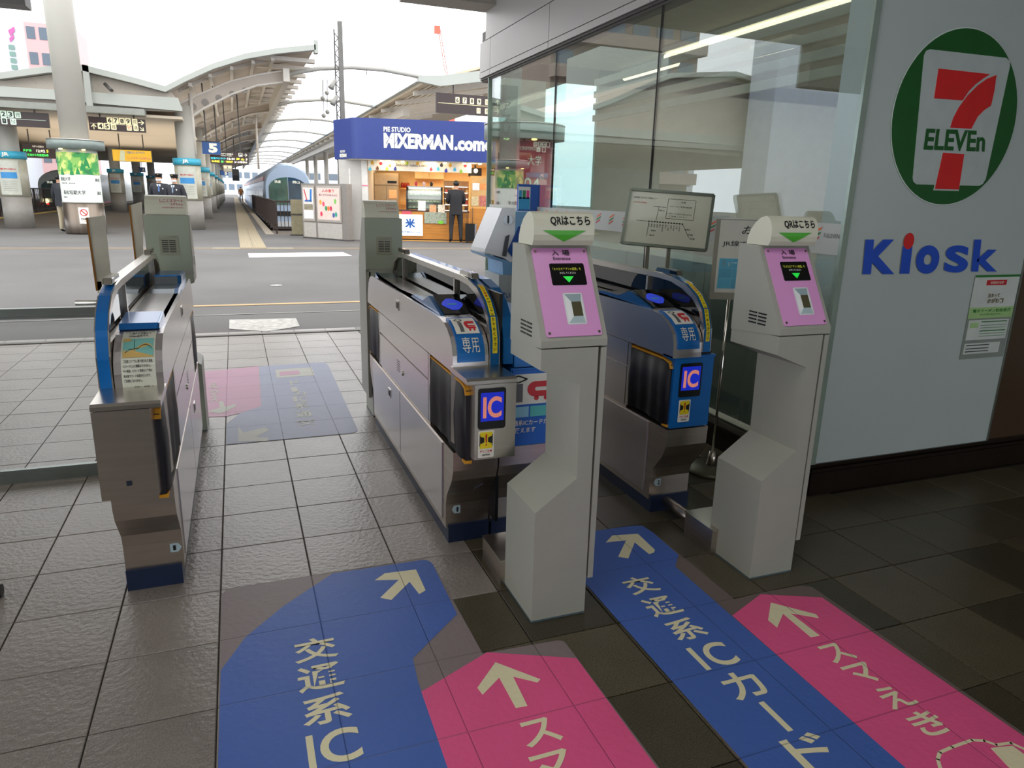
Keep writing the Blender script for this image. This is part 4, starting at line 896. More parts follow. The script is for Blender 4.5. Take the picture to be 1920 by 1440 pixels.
# acrylic screen behind the left gate
ac = thing('acrylic_screen', 'bent clear acrylic screen with yellow edges standing behind the left gate', 'screen', (-.42, -.1, .9))
AQ = mat('acrylic_sheen', 'C0BCAE', .12, vary=.15, scale=6, coat=1)
def acr(pts, Yp, nm):
    P = [ony(*p, Yp) for p in pts]; m = M(); m.ext(P, (0, .006, 0)); return m.build(nm, AQ, ac, world=True)
acr([(164, 408), (196, 404), (210, 535), (182, 545)], -.1, 'acrylic_sheet')
acr([(243, 385), (266, 378), (270, 500), (257, 510)], .45, 'acrylic_sheet')
for Yp, a, b in ((-.1, (163, 408), (182, 545)), (.45, (243, 385), (257, 512))):
    m = M(); m.bar(ony(*a, Yp), ony(*b, Yp), .008, .008); m.build('sheet_edge', mat('acrylic_edge', '8A5A1C', .3), ac, world=True)
m = M(); P = ony(187, 540, -.1); m.box(P.x - .01, P.x + .01, P.y - .0, P.y + .02, .7, P.z + .03); m.build('screen_bracket', STEEL, ac, world=True)
# black rubber wheel at left edge
wh = thing('luggage_wheel', 'black rubber caster wheel cut off at the left edge of the floor', 'wheel', (-.685, -1.335, .0))
m = M(); m.tube([(-.0, 0, .022), (.012, 0, .022)], .022, 18); m.build('tyre', BLACK, wh)
m = M(); m.box(-.02, .0, -.012, .012, .02, .09); m.build('fork', BLACK, wh)

# ================================================================== CONCOURSE AND PLATFORMS
m = M(); m.box(-60, 2.56, 3.2, 19.9, -.3, -.002); m.box(2.56, 60, 9, 19.9, -.3, -.002); m.box(-60, 1.25, 19.9, 220, -1.0, -.002); m.box(6.2, 60, 19.9, 220, -1.0, -.002)
m.box(2.56, 60, 3.2, 9, -.3, -.002)
struct(m.build('ground_concourse', ASPH))
m = M(); m.box(1.25, 6.2, 19.9, 220, -1.2, -1.0); struct(m.build('ground_track_bed', mat('ballast', '8A8176', .9, vary=.2, scale=12)))
def ground_mark(name, label, cat, pts, mt, z=.002, grp=None):
    m = M(); m.ext([(p[0], p[1], z - .001) for p in pts], (0, 0, .002)); return tag(m.build(name, mt), label, cat, grp)
YLN = mat('yellow_line', 'AE9368', .7, vary=.12, scale=3); WL = mat('white_floor_paint', 'B4B2AC', .75, vary=.3, scale=14, speck=.2)
ground_mark('painted_line', 'thin worn yellow line crossing the asphalt just beyond the gates', 'floor marking', [(-7, 5.0), (2.5, 5.05), (2.5, 5.17), (-7, 5.07)], YLN)
ground_mark('painted_line', 'double pale groove line nearest the tiled hall', 'floor marking', [(-7, 4.32), (2.5, 4.40), (2.5, 4.425), (-7, 4.345)], mat('grey_line', 'A5A29C', .7))
ground_mark('painted_line', 'dotted yellow line across the concourse before the pie shop', 'floor marking', [(-9, 14.1), (9, 14.1), (9, 14.2), (-9, 14.2)], YLN)
a_, b_, c_, d_ = [onz(*q) for q in ((430, 600), (555, 597), (562, 612), (430, 617))]
ground_mark('floor_patch', 'white square repair patch on asphalt between the left and centre gates', 'floor marking', [(d_.x, d_.y), (onz(500, 622).x, onz(500, 622).y), (c_.x, c_.y), (b_.x, b_.y), (a_.x, a_.y)], WL)
P_ = [onz(*q) for q in ((467, 483), (660, 480), (643, 473), (465, 475))]
ground_mark('floor_poster', 'long pale pink floor poster strip in front of the pie shop', 'floor marking', [(p.x, p.y) for p in P_], mat('pale_floor_poster', 'DCD0D4', .5, vary=.05))
e_ = onz(518, 535); ground_mark('floor_spot', 'small white oval marking on the asphalt in the middle', 'floor marking', [(e_.x + .085 * math.cos(t), e_.y + .07 * math.sin(t)) for t in [k * math.pi / 12 for k in range(24)]], WL)
# tactile paving strip: individual near blocks
tp = thing('tactile_paving', 'beige tactile paving strip running away along platform 5', 'paving', (.15, 14.2, 0))
TM = mat('tactile_beige', '9C9078', .7, vary=.1)
def tact(x, y, sc=1): m = M(); m.box(x, x + .29, y, y + .29, 0, .006); [m.box(x + .03 + .07 * k, x + .055 + .07 * k, y + .02, y + .27, .006, .010) for k in range(4)]; return m
base = tact(0, 0).build('tactile_block', TM, tp); base.location = (0.05, .05, 0)
for k in range(1, 60):
    o = base.copy(); COL.objects.link(o); o.parent = tp; o.location = (.05 + .3 * (k % 2), .05 + .3 * (k // 2), 0)
m = M(); m.box(.05, .65, 9.1, 120, 0, .008); o = m.build('far_blocks', TM, tp); o['kind'] = 'stuff'
for k in (-1, 2):
    for j in range(2): o = base.copy(); COL.objects.link(o); o.parent = tp; o.location = (.05 + .3 * (k + (j if k > 0 else -j)), -.25, 0)
# platform edge: white dashes and yellow coping
ed = thing('edge_marking', 'row of white dashes along the edge of platform 5', 'floor marking', (1.0, 20, 0))
m = M(); m.box(0, .1, 0, .45, 0, .004); o0 = m.build('white_dash', WL, ed)
for k in range(1, 45): o = o0.copy(); COL.objects.link(o); o.parent = ed; o.location = (0, .9 * k, 0)
m = M(); m.box(1.0, 1.25, 20, 120, -.02, .006); o = m.build('coping', mat('coping', 'A39A8C', .7)); tag(o, 'pale coping strip on the edge of platform 5', 'coping')

# ---- platform 5 canopy
CY = 21.3
can = thing('platform_canopy', 'curved steel canopy over platform 5 with arched ribs', 'canopy', (0, CY, 0))
prof = [(-1.57, 4.30), (-1.02, 4.62), (-.17, 5.06), (.77, 5.42), (1.73, 5.66), (2.9, 5.87)]
m = M(); m.py(prof + [(x, z - .16) for x, z in prof[::-1]], 0, .25); m.build('front_edge', ROOFE, can)
m = M(); m.py([(x, z - .02) for x, z in prof] + [(x, z - .08) for x, z in prof[::-1]], .25, 120); m.build('roof_sheet', ROOFG, can)
m = M(); m.box(2.86, 2.98, 0, .3, 5.62, 6.0); m.build('edge_cap', ROOFE, can)
ribm = M(); up = [(-1.3, 3.95), (-.6, 4.32), (.3, 4.75), (1.1, 5.0), (1.95, 5.2)]; lo = [(-1.3, 3.35), (-.6, 3.85), (.3, 4.35), (1.1, 4.68), (1.95, 4.85)]
ribm.py(up + lo[::-1], -.04, .04)
r0 = None
for k in range(10):
    if k == 0:
        rib = ribm.build('arched_rib', ROOFG, can); rib.location = (0, 1.4, 0)
        fm = M()
        for a, b in zip(lo, lo[1:]): fm.bar((a[0], 0, a[1]), (b[0], 0, b[1]), .26, .05)
        fl_ = fm.build('rib_flange', PALE, rib)
        fm = M()
        for a, b in zip(up, up[1:]): fm.bar((a[0], 0, a[1]), (b[0], 0, b[1]), .16, .05)
        fl2 = fm.build('rib_flange', PALE, rib)
        hm_ = M()
        for u in (.12, .24, .37, .5, .62):
            x = -1.3 + 3.25 * u; zc = 3.72 + u * 1.42 - .25 * u * u; r = .13 * (1 - u * .5)
            hm_.ext([(x + r * math.cos(t), -.05, zc + r * math.sin(t)) for t in [q * math.pi / 6 for q in range(12)]], (0, .1, 0))
        hl = hm_.build('rib_hole', mat('hole_light', '8F8880', .7), rib); hl['kind'] = 'stuff'
        base_r = (rib, [fl_, fl2, hl])
    else:
        r_ = rib.copy(); COL.objects.link(r_); r_.parent = can; r_.location = (0, 1.4 + 9.9 * k, 0)
        for c in base_r[1]: q = c.copy(); COL.objects.link(q); q.parent = r_
ribs2 = M(); up2 = [(x, z + .45) for x, z in up]; ribs2.py([(p[0], p[1] + .02) for p in up2] + [(x, z - .12) for x, z in up2[::-1]], -.03, .03); o0 = ribs2.build('purlin_rib', PALE, can); o0.location = (0, 1.4, 0)
for k in range(1, 22): o = o0.copy(); COL.objects.link(o); o.parent = can; o.location = (0, 1.4 + 3.3 * k, 0)
m = M(); m.box(1.93, 2.13, .9, 110, 4.82, 5.22); m.build('long_girder', PALE, can)
pm = M(); pm.box(1.0, 2.95, 0, .28, 5.44, 5.56); o0 = pm.build('edge_purlin', PALE, can); o0.location = (0, .8, 0)
for k in range(1, 60): o = o0.copy(); COL.objects.link(o); o.parent = can; o.location = (0, .8 + 1.65 * k, 0)
m = M()
for x_, z_ in ((-.9, 4.55), (-.3, 4.86), (.35, 5.13), (1.0, 5.36), (1.6, 5.5)): m.box(x_ - .05, x_ + .05, .5, 110, z_ - .14, z_ - .04)
m.build('long_purlins', PALE, can)['kind'] = 'stuff'
m = M(); m.tube([(-.95, 1.35, 4.3), (-.95, 1.35, 2.4)], .06, 10); m.tube([(1.35, 12, 5.0), (1.35, 12, 2.3)], .05, 8); m.build('drain_pipe', PALE, can)
# ---- concourse roof to the left of the valley
cr = thing('concourse_roof', 'pitched grey concourse roof with flat beige soffit left of the valley', 'roof', (0, CY, 0))
lp_ = [(-24, 4.2), (-18, 5.8), (-14, 6.4), (-11, 6.1), (-8.5, 5.0), (-7, 4.45), (-5.77, 4.34), (-4.6, 4.6), (-3.7, 4.72), (-2.5, 4.5), (-1.57, 4.3)]
m = M(); m.py(lp_ + [(x, z - .17) for x, z in lp_[::-1]], 0, .25); m.build('front_edge', ROOFE, cr)
m = M(); m.py([(x, z - .02) for x, z in lp_] + [(x, z - .08) for x, z in lp_[::-1]], .25, 60); m.build('roof_sheet', ROOFG, cr)
m = M(); m.py([(-24, 2.95)] + [(x, z - .17) for x, z in lp_] + [(-1.45, 4.2), (-1.15, 3.75), (-1.2, 3.62)], .35, .45); m.build('end_wall', mat('end_wall', 'B5AB9E', .6, vary=.04), cr)
# bowed grey box beam
bb = [(-24, 3.95), (-1.25, 4.0), (-1.15, 3.62), (-2.5, 3.66), (-4.6, 3.72), (-7, 3.70), (-24, 3.5)]
m = M(); m.py(bb, .1, .35); m.build('box_beam', ROOFE, cr)
m = M(); m.box(-24, -2.2, -.05, .5, 3.42, 3.6); m.build('lower_beam', mat('lower_beam', '8D8F86', .5), cr)
m = M(); m.box(-24, -1.2, .35, 45, 3.40, 3.48); m.build('soffit', mat('soffit', 'CDBEA8', .65, vary=.03, scale=.5), cr)
m = M(); m.box(-3.72, -3.56, .0, .6, 3.5, 4.72); m.build('drop_post', ROOFE, cr)
for yk in range(5):
    m = M(); m.box(-1.3, -1.15, 6 + 8 * yk, 6.25 + 8 * yk, 3.1, 3.5); m.build('soffit_bracket', PALE, cr)
# hanging glass notice panes under the soffit
for k in range(5):
    m = M(); m.box(-1.45, -1.40, 12 + 3 * k, 14.2 + 3 * k, 2.55, 3.35); m.build('hanging_pane', mat('pane_grey', '9FA6A8', .25, vary=.3, scale=3), cr)

# ---- columns with JR sleeves
TEALB = mat('sleeve_teal', '3FA9C4', .45); SLV = mat('sleeve_pale', 'B6B29E', .35, vary=.05)
def column(label):
    t = thing('station_column', label, 'column', (0, 0, 0), 'platform columns')
    m = M(); m.lathe([(.275, .9), (.275, 3.9)], n=24); m.build('shaft', COLG, t)
    m = M(); m.lathe([(.40, 0), (.39, .95)], n=28); m.build('grey_base', mat('col_base', '8F8B84', .45, vary=.05), t)
    m = M(); m.lathe([(.405, .95), (.40, 2.06)], n=28); m.build('poster_sleeve', SLV, t)
    m = M(); m.lathe([(.43, 2.06), (.43, 2.27)], n=28); b = m.build('teal_band', TEALB, t)
    return t, b
def on_cyl(r, a0, a1, z0, z1): return lambda u, v: Vector((r * math.sin(a0 + (a1 - a0) * u), -r * math.cos(a0 + (a1 - a0) * u), z0 + (z1 - z0) * v))
def cyl_patch(par, r, a0, a1, z0, z1, mt, name, n=10):
    f = on_cyl(r, a0, a1, z0, z1); f2 = on_cyl(r - .004, a0, a1, z0, z1); m = M()
    for k in range(n): m.ext([f(k / n, 0), f((k + 1) / n, 0), f((k + 1) / n, 1), f(k / n, 1)], (0, .003, 0))
    return m.build(name, mt, par)
ct, band_ = column('first JR-banded column of the right row, white notice with blue box')
ct.location = (-1.22, 22.65, 0)
text('lettering', 'JR', on_cyl(.435, -.28, .18, 2.10, 2.23), PRINTW, band_, bold=.04)
pw = cyl_patch(ct, .413, -.75, .65, 1.0, 2.0, mat('notice_pale', 'C4C5B8', .35), 'notice_sheet')
text('lettering', '運転に関するお知らせ', on_cyl(.418, -.55, .45, 1.72, 1.78), RED, pw, bold=.02, res=1)
cyl_patch(pw, .419, -.58, .48, 1.48, 1.66, mat('notice_blue_box', '3A8CC8', .4), 'blue_box')
for k in range(6):
    cyl_patch(pw, .419, -.5, .4, 1.12 + .055 * k, 1.13 + .055 * k, mat('faint_print', '8E9088', .5), 'text_line', 4)
for k in range(1, 8):
    dup(ct, (-1.22, 22.65 + 9.9 * k, 0), ('second', 'third', 'fourth', 'fifth', 'sixth', 'seventh', 'eighth')[k - 1] + ' column from the front in the right column row on platform 5')
dup(ct, (-6.15, 22.7, 0), 'JR-banded column with notice at the far left edge')
dup(ct, (-5.95, 42.6, 0), 'JR-banded column between the round poster pillar and the left kiosk back')
dup(ct, (-5.95, 52.4, 0), 'slim JR-banded column just left of the two officers')
dup(ct, (-5.95, 62.2, 0), 'farthest JR-banded column of the left row, behind the officers')
# ---- main round poster pillar
mp_ = thing('poster_pillar', 'tall round pillar with lit ring and green map poster', 'column', (-3.86, 19.75, 0))
m = M(); m.lathe([(.345, 2.2), (.345, 9.5)], n=40); m.build('shaft', COLG, mp_)
m = M(); m.lathe([(.50, 0.0), (.515, .05), (.515, .86)], n=40); m.build('steel_base', mat('pillar_steel', (.46, .42, .38), .32, .9, vary=.25, scale=2, stretch=(3, 3, .1)), mp_)
m = M(); m.lathe([(.518, .86), (.50, .9), (.50, 2.3)], n=48); m.build('poster_drum', mat('poster_white2', 'D5DAD2', .35), mp_)
m = M(); m.lathe([(.55, 2.28), (.70, 2.29), (.70, 2.5), (.68, 2.52), (.35, 2.53)], n=48); m.build('lamp_ring', mat('ring_grey', '7F8A85', .4, .2), mp_)
m = M(); m.lathe([(.705, 2.52), (.705, 2.54), (.35, 2.545)], n=48); m.build('ring_trim', STEEL, mp_)
pm_ = bpy.data.materials.new('map_picture_print'); pm_.use_nodes = True; n = pm_.node_tree.nodes; L = pm_.node_tree.links
tc = n.new('ShaderNodeTexCoord'); nz = n.new('ShaderNodeTexNoise'); nz.inputs['Scale'].default_value = 3.2; nz.inputs['Detail'].default_value = 2; L.new(tc.outputs['Object'], nz.inputs[0])
rp_ = n.new('ShaderNodeValToRGB'); L.new(nz.outputs[0], rp_.inputs[0]); rp_.color_ramp.interpolation = 'CONSTANT'
for q, (p, c) in enumerate(((0, 'E9DDA0'), (.42, 'C9D878'), (.5, '86B85A'), (.57, '3E9A4C'), (.66, '2C7A48'))):
    e = rp_.color_ramp.elements[q] if q < 2 else rp_.color_ramp.elements.new(p)
    e.position = p; e.color = (*lin(c), 1)
L.new(rp_.outputs[0], n['Principled BSDF'].inputs['Base Color'])
pg = cyl_patch(mp_, .505, -1.5, 1.5, 1.62, 2.2, pm_, 'map_poster', 30)
mtn = M()
for a, z, s_ in ((.35, 1.78, .16), (.55, 1.86, .2), (-.75, 1.66, .13), (-.2, 1.66, .12), (.1, 1.68, .12), (.75, 1.68, .1)):
    f = on_cyl(.511, a - s_ * .9, a + s_ * .9, z - .06, z + s_ * 1.2); mtn.face([f(0, 0), f(1, 0), f(.85, .4), (f(.5, 1)), f(.2, .45)])
mtn.build('mountains', mat('mountain_green', '1F8A4A', .5), pg, recalc=False)
for s, a0, a1, z0, z1 in (('高松大学', -.95, -.30, 1.44, 1.55), ('発達科学部・経営学部', -.9, -.1, 1.36, 1.40), ('高松短期大学', -.85, .35, 1.08, 1.20), ('秘書科', -.9, -.6, .99, 1.03), ('高松', .95, 1.35, 1.44, 1.53), ('高松', 1.0, 1.35, 1.08, 1.18)):
    text('lettering', s, on_cyl(.506, a0, a1, z0, z1), mat('dark_grey_print', '3A3F40', .5), mp_, bold=.01)
nsm = cyl_patch(mp_, .519, -.10, .38, .30, .74, WHITEG, 'no_smoking_label', 6)
m = M()
for k in range(20):
    t0, t1 = k * math.pi / 10, (k + 1) * math.pi / 10; f = lambda r, t: on_cyl(.527, .14, 1, .6, 1)(0, 0) + Vector((r * math.cos(t), 0, r * math.sin(t)))
    m.face([f(.075, t0), f(.095, t0), f(.095, t1), f(.075, t1)])
m.face([f(.08, 2.5), f(.08, 2.2), f(.08, 5.64), f(.08, 5.34)]); m.build('prohibition_ring', RED, nsm, recalc=False)
text('lettering', '終日禁煙', on_cyl(.526, -.02, .30, .40, .45), PRINTB, nsm, bold=.03); text('lettering', 'No Smoking', on_cyl(.526, .0, .28, .355, .385), RED, nsm, bold=.01)
for a in (-.5, .45):
    m = M(); c = on_cyl(.60, a, a, 2.27, 2.27)(0, 0); m.ball(c, .05, (1, 1, .4), 10); m.build('ring_lamp', mat('warm_lamp', 'FFE08A', .5, emit=6), mp_)
rpp = CP + ray(982, 300) * 12.4
rp2 = thing('poster_pillar', 'round pillar with lit ring and red poster seen through the shop glass', 'column', (rpp.x, rpp.y, 0))
m = M(); m.lathe([(.345, 2.2), (.345, 9.5)], n=36); m.build('shaft', COLG, rp2)
m = M(); m.lathe([(.50, 0.0), (.515, .05), (.515, .86)], n=36); m.build('steel_base', mat('pillar_steel', '777777'), rp2)
m = M(); m.lathe([(.518, .86), (.50, .9), (.50, 2.3)], n=44); m.build('poster_drum', mat('poster_crimson', 'A82238', .4), rp2)
m = M(); m.lathe([(.55, 2.28), (.70, 2.29), (.70, 2.5), (.68, 2.52), (.35, 2.53)], n=44); m.build('lamp_ring', mat('ring_grey', '7F8A85'), rp2)
m = M(); m.lathe([(.705, 2.52), (.705, 2.54), (.35, 2.545)], n=44); m.build('ring_trim', STEEL, rp2)
for sx_, a0, a1, z0, z1 in (('大学', -.25, .25, 1.86, 2.02), ('04', -.35, .2, 1.42, 1.66), ('Major', .2, .4, 1.62, 1.68), ('UNIVERSITY', -.5, .2, 2.1, 2.15)): text('lettering', sx_, on_cyl(.506, a0, a1, z0, z1), PRINTW, rp2)
for a in (-.9, -.1):
    m = M(); c = on_cyl(.60, a, a, 2.27, 2.27)(0, 0); m.ball(c, .05, (1, 1, .4), 10); m.build('ring_lamp', mat('warm_lamp', 'FFE08A', .5, emit=6), rp2)
# camera bracket near the pillar top
cc = thing('security_camera', 'small dark security camera under the roof right of the tall pillar', 'camera', (-3.2, 21.36, 4.1))
m = M(); m.tube([(0, .08, .15), (.12, -.05, .02), (.2, -.2, -.05)], .05, 10); m.build('housing', DARKM, cc)

# ---- arched tubes over the track and lattice pole
AR = mat('arch_tube_paint', 'A5A39C', .45, vary=.03)
ap = [(1.9, 5.08), (2.5, 5.26), (3.21, 5.43), (4.29, 5.56), (5.41, 5.57), (6.37, 5.48), (7.26, 5.38)]
arch0 = None
for k in range(11):
    if arch0 is None:
        arch0 = thing('overhead_arch', 'nearest curved steel tube arch over the track', 'arch', (0, 23, 0), 'steel arches over the track')
        m = M(); m.tube([(x, 0, z) for x, z in ap], .075, 10); tb = m.build('arch_tube', AR, arch0)
        m = M(); m.tube([(4.8, 0, 5.55), (4.8, 0, 5.35)], .02, 6); m.build('hanger', AR, arch0)
    else: dup(arch0, (0, 23 + 9.9 * k, 0), ('second', 'third', 'fourth', 'fifth', 'sixth', 'seventh', 'eighth', 'ninth', 'tenth', 'farthest')[k - 1] + ' curved steel tube arch over the track counting from the front')
lp2 = thing('lattice_pole', 'dark vertical lattice mast rising behind the pie shop corner', 'mast', (ony(639, 200, 21.0).x, 21.0, 0))
m = M(); m.box(-.02, .12, -.08, .08, 0, 6.55); m.build('solid_face', mat('mast_grey', '6A6863', .5, .3), lp2)
m = M(); m.box(-.16, -.12, -.08, -.04, 0, 6.3); m.build('mast_chord', DARKM, lp2)
for k in range(20):
    z = .2 + k * .3; m = M(); m.bar((-.14, -.06, z), (-.02, -.06, z + .15), .025); m.bar((-.02, -.06, z + .15), (-.14, -.06, z + .3), .025); m.build('lacing_bar', DARKM, lp2)
for k, (px_, py_) in enumerate(((624, 160), (627, 190))):
    c = ony(px_, py_, 20.95); t = thing('loudspeaker', ('upper' if k == 0 else 'lower') + ' horn loudspeaker on the lattice mast', 'loudspeaker', c, 'horn loudspeakers on the mast')
    m = M(); m.tube([(.1, 0, .18), (.0, 0, .02), (-.07, -.02, -.1)], [.05, .07, .1], 12); m.build('horn', mat('horn_grey', '8F8D86', .5), t)
for k, (px_, py_) in enumerate(((613, 174), (605, 184), (614, 210), (607, 217))):
    c = ony(px_, py_, 26); t = thing('loudspeaker', ('upper right', 'upper left', 'lower right', 'lower left')[k] + ' round speaker hanging left of the lattice mast', 'loudspeaker', c, 'round loudspeakers by the mast')
    m = M(); m.ball((0, 0, 0), .085, (1, 1, 1)); m.build('round_horn', mat('horn_grey', '8F8D86'), t)
    m = M(); m.tube([(0, 0, .02), (.03, .02, 5.5 - c.z)], .012, 6); m.build('hanger', DARKM, t)
# ---- right canopy
rc = thing('platform_canopy', 'canopy with white glazed edge over platforms on the right', 'canopy', (0, 23, 0))
R_ = [(6.9, 5.36), (7.4, 5.45), (8.2, 5.75), (9.5, 6.15), (12, 6.7), (16, 7.0)]
m = M(); m.py([(x, z - .02) for x, z in R_] + [(x, z - .1) for x, z in R_[::-1]], 0, 110); m.build('roof_sheet', mat('canopy_underside_warm', 'C6B49A', .6, vary=.08), rc)
m = M(); m.box(6.75, 7.0, -.2, 110, 5.38, 5.5); m.build('glazed_edge', mat('glazed_edge', 'CFE0EC', .2), rc)
m = M(); m.py([(6.6, 5.44), (7.5, 5.52), (10, 6.0), (12, 6.3), (12, 5.9), (10, 5.6), (7.4, 5.15), (6.6, 5.25)], -.25, 0); m.build('front_beam', ROOFE, rc)
prm = M(); prm.py([(6.95, 5.2), (8.2, 5.45), (12, 6.2), (12, 6.0), (8.2, 5.25), (6.95, 5.05)], 0, .15); o0 = prm.build('cross_beam', PALE, rc); o0.location = (0, 2, 0)
for k in range(1, 26): o = o0.copy(); COL.objects.link(o); o.parent = rc; o.location = (0, 2 + 3.3 * k, 0)
m = M()
for k in range(12): m.box(7.3 + .45 * k, 7.36 + .45 * k, .2, 100, 5.30 + .13 * k, 5.40 + .13 * k)
m.build('long_purlins', PALE, rc)['kind'] = 'stuff'
m = M(); m.box(7.4, 7.7, 6, 100, 4.7, 5.05); m.build('long_girder', PALE, rc)
c0 = M(); c0.lathe([(.22, 0), (.22, 5.2)], c=(0, 0), n=14)
cr0 = c0.build('station_column', PALE); cr0.location = (9.0, 42, 0); tag(cr0, 'first slim pale column under the right canopy above the poster board', 'column', 'right canopy columns')
for k in range(1, 6): o = cr0.copy(); COL.objects.link(o); o.location = (9.0, 42 + 9.9 * k, 0); o['label'] = ('second', 'third', 'fourth', 'fifth', 'sixth')[k - 1] + ' slim pale column under the right canopy counting from the front'

# ---- hanging signs
def hang_sign(label, tl, br, Y, ztop, name='hanging_sign'):
    a = ony(*tl, Y); b = ony(*br, Y); t = thing(name, label, 'sign', ((a.x + b.x) / 2, Y, b.z)); W_ = b.x - a.x; H = a.z - b.z
    m = M(); m.box(-W_ / 2, W_ / 2, 0, .12, 0, H); p = m.build('sign_box', BROWN, t, bevel=.01)
    for x in (-W_ * .3, W_ * .3):
        m = M(); m.box(x - .02, x + .02, .04, .08, H, H + ztop); m.build('hanger', DARKM, t)
    return t, W_, H
def sq(par, W_, H, u, v, w_, h, mt, ch=None, y=-.004, name='sign_tile', tm=None):
    x0_, z0_ = -W_ / 2 + u * W_, v * H
    m = M(); m.ext([(a, y, b) for a, b in rrect(x0_, x0_ + w_, z0_, z0_ + h, min(w_, h) * .12, 2)], (0, -.002, 0)); o = m.build(name, mt, par)
    if ch: text('lettering', ch, rect_fn((x0_ + w_ * .18, y - .004, z0_ + h * .14), (w_ * .64, 0, 0), (0, 0, h * .72)), tm or PRINTB, o, bold=.03)
    return o
KS_ = 1.215
def arrow(par, W_, H, u, v, s_, ang, mt):
    x0_, z0_ = -W_ / 2 + u * W_, v * H; m = M(); ca, sa = math.cos(ang), math.sin(ang); R2 = lambda a, b: (x0_ + (a * ca - b * sa) * s_, -.005, z0_ + (a * sa + b * ca) * s_)
    m.face([R2(*p) for p in ((-.5, -.06), (.3, -.06), (.3, .06), (-.5, .06))]); m.face([R2(*p) for p in ((.0, .45), (-.1, .35), (.3, 0), (.5, 0), (.5, .03))]); m.face([R2(*p) for p in ((.0, -.45), (.5, -.03), (.5, 0), (.3, 0), (-.1, -.35))])
    m.build('arrow', mt, par, recalc=False)
s1, W1, H1 = hang_sign('hanging sign with platforms 6 7 8 9 and 4 5 right of the round pillar', (165, 218), (274, 249), 21.5, .1)
for k, ch in enumerate('6789'): sq(s1, W1, H1, .32 + .108 * k, .55, .125 * KS_, .15 * KS_, CREAM, ch)
sq(s1, W1, H1, .765, .56, .12 * KS_, .14 * KS_, CREAM, 'のりば'); arrow(s1, W1, H1, .93, .74, .13 * KS_, 0, CREAM)
m = M(); m.box(-W1 * .48, W1 * .3, -.004, 0, H1 * .5, H1 * .52); m.build('divider', CREAM, s1)
arrow(s1, W1, H1, .08, .27, .13 * KS_, math.pi / 2, CREAM)
for k, ch in enumerate('45'): sq(s1, W1, H1, .15 + .11 * k, .1, .125 * KS_, .15 * KS_, CREAM, ch)
sq(s1, W1, H1, .38, .1, .12 * KS_, .14 * KS_, CREAM, 'のりば'); sq(s1, W1, H1, .66, .1, .11 * KS_, .15 * KS_, CREAM, '♀♂', tm=RED); sq(s1, W1, H1, .78, .1, .11 * KS_, .14 * KS_, CREAM, 'お手洗'); arrow(s1, W1, H1, .93, .26, .12 * KS_, -math.pi / 4, CREAM)
s2, W2, H2 = hang_sign('hanging sign with platforms 1 2 3 at the top left edge', (-40, 205), (93, 240), 21.5, .1)
GRW = mat('lit_green_white', 'D4EAD4', .5, emit=.2)
for k, ch in enumerate('123'): sq(s2, W2, H2, .20 + .10 * k, .56, .125 * KS_, .15 * KS_, GRW, ch)
sq(s2, W2, H2, .51, .56, .12 * KS_, .14 * KS_, GRW, 'のりば'); m = M(); m.box(-W2 * .45, W2 * .46, -.004, 0, H2 * .48, H2 * .50); m.build('divider', GRW, s2)
sq(s2, W2, H2, .3, .1, .12 * KS_, .15 * KS_, GRW, '♿'); sq(s2, W2, H2, .43, .1, .12 * KS_, .14 * KS_, GRW, 'きっぷ')
s3, W3, H3 = hang_sign('hanging sign with platforms 6 7 8 9 beside the shop fascia', (818, 173), (975, 222), 22.9, .35)
for k, ch in enumerate('6789'): sq(s3, W3, H3, .22 + .085 * k, .55, .125 * KS_, .17 * KS_, CREAM, ch)
sq(s3, W3, H3, .57, .56, .13 * KS_, .16 * KS_, CREAM, 'のりば'); m = M(); m.box(-W3 * .48, W3 * .46, -.004, 0, H3 * .49, H3 * .51); m.build('divider', CREAM, s3)
sq(s3, W3, H3, .47, .1, .125 * KS_, .16 * KS_, CREAM, '♀♂', tm=RED); sq(s3, W3, H3, .57, .1, .13 * KS_, .16 * KS_, CREAM, 'お手洗')
for v, an in ((.74, math.pi / 2), (.28, 0)): arrow(s3, W3, H3, .72, v, .16 * KS_, an, CREAM)
s4, W4, H4 = hang_sign('yellow hanging banner sign with a phone picture', (209, 279), (286, 305), 30, .62)
m = M(); m.box(-W4 * .49, W4 * .49, -.004, 0, H4 * .04, H4 * .96); yb_ = m.build('yellow_face', mat('banner_yellow', 'F0C23C', .5, emit=.12), s4)
m = M(); m.ext([(-W4 * .33, -.006, H4 * .1), (-W4 * .2, -.006, H4 * .06), (-W4 * .17, -.006, H4 * .86), (-W4 * .28, -.006, H4 * .92)], (0, -.002, 0)); m.build('phone_picture', mat('pale_green', 'D8E4C8', .5), yb_)
text('lettering', '四国のきっぷアプリで', rect_fn((-W4 * .13, -.006, H4 * .66), (W4 * .45, 0, 0), (0, 0, H4 * .2)), mat('banner_blue', '5A8CC0', .5), yb_, bold=.02, res=1)
text('lettering', 'しこくスマートえきちゃん', rect_fn((-W4 * .13, -.006, H4 * .2), (W4 * .6, 0, 0), (0, 0, H4 * .22)), mat('banner_pink', 'D85A8C', .5), yb_, bold=.02, res=1)
s5, W5, H5 = hang_sign('departure board reading Next Train beside the number 5 sign', (393, 284), (467, 309), 24, 2.3, 'departure_board')
G1, G2, G3, G4 = [mat('led_' + c, c, .5, emit=1.0) for c in ('46E060', 'F4F0E0', '40D0E8', 'F0E040')]
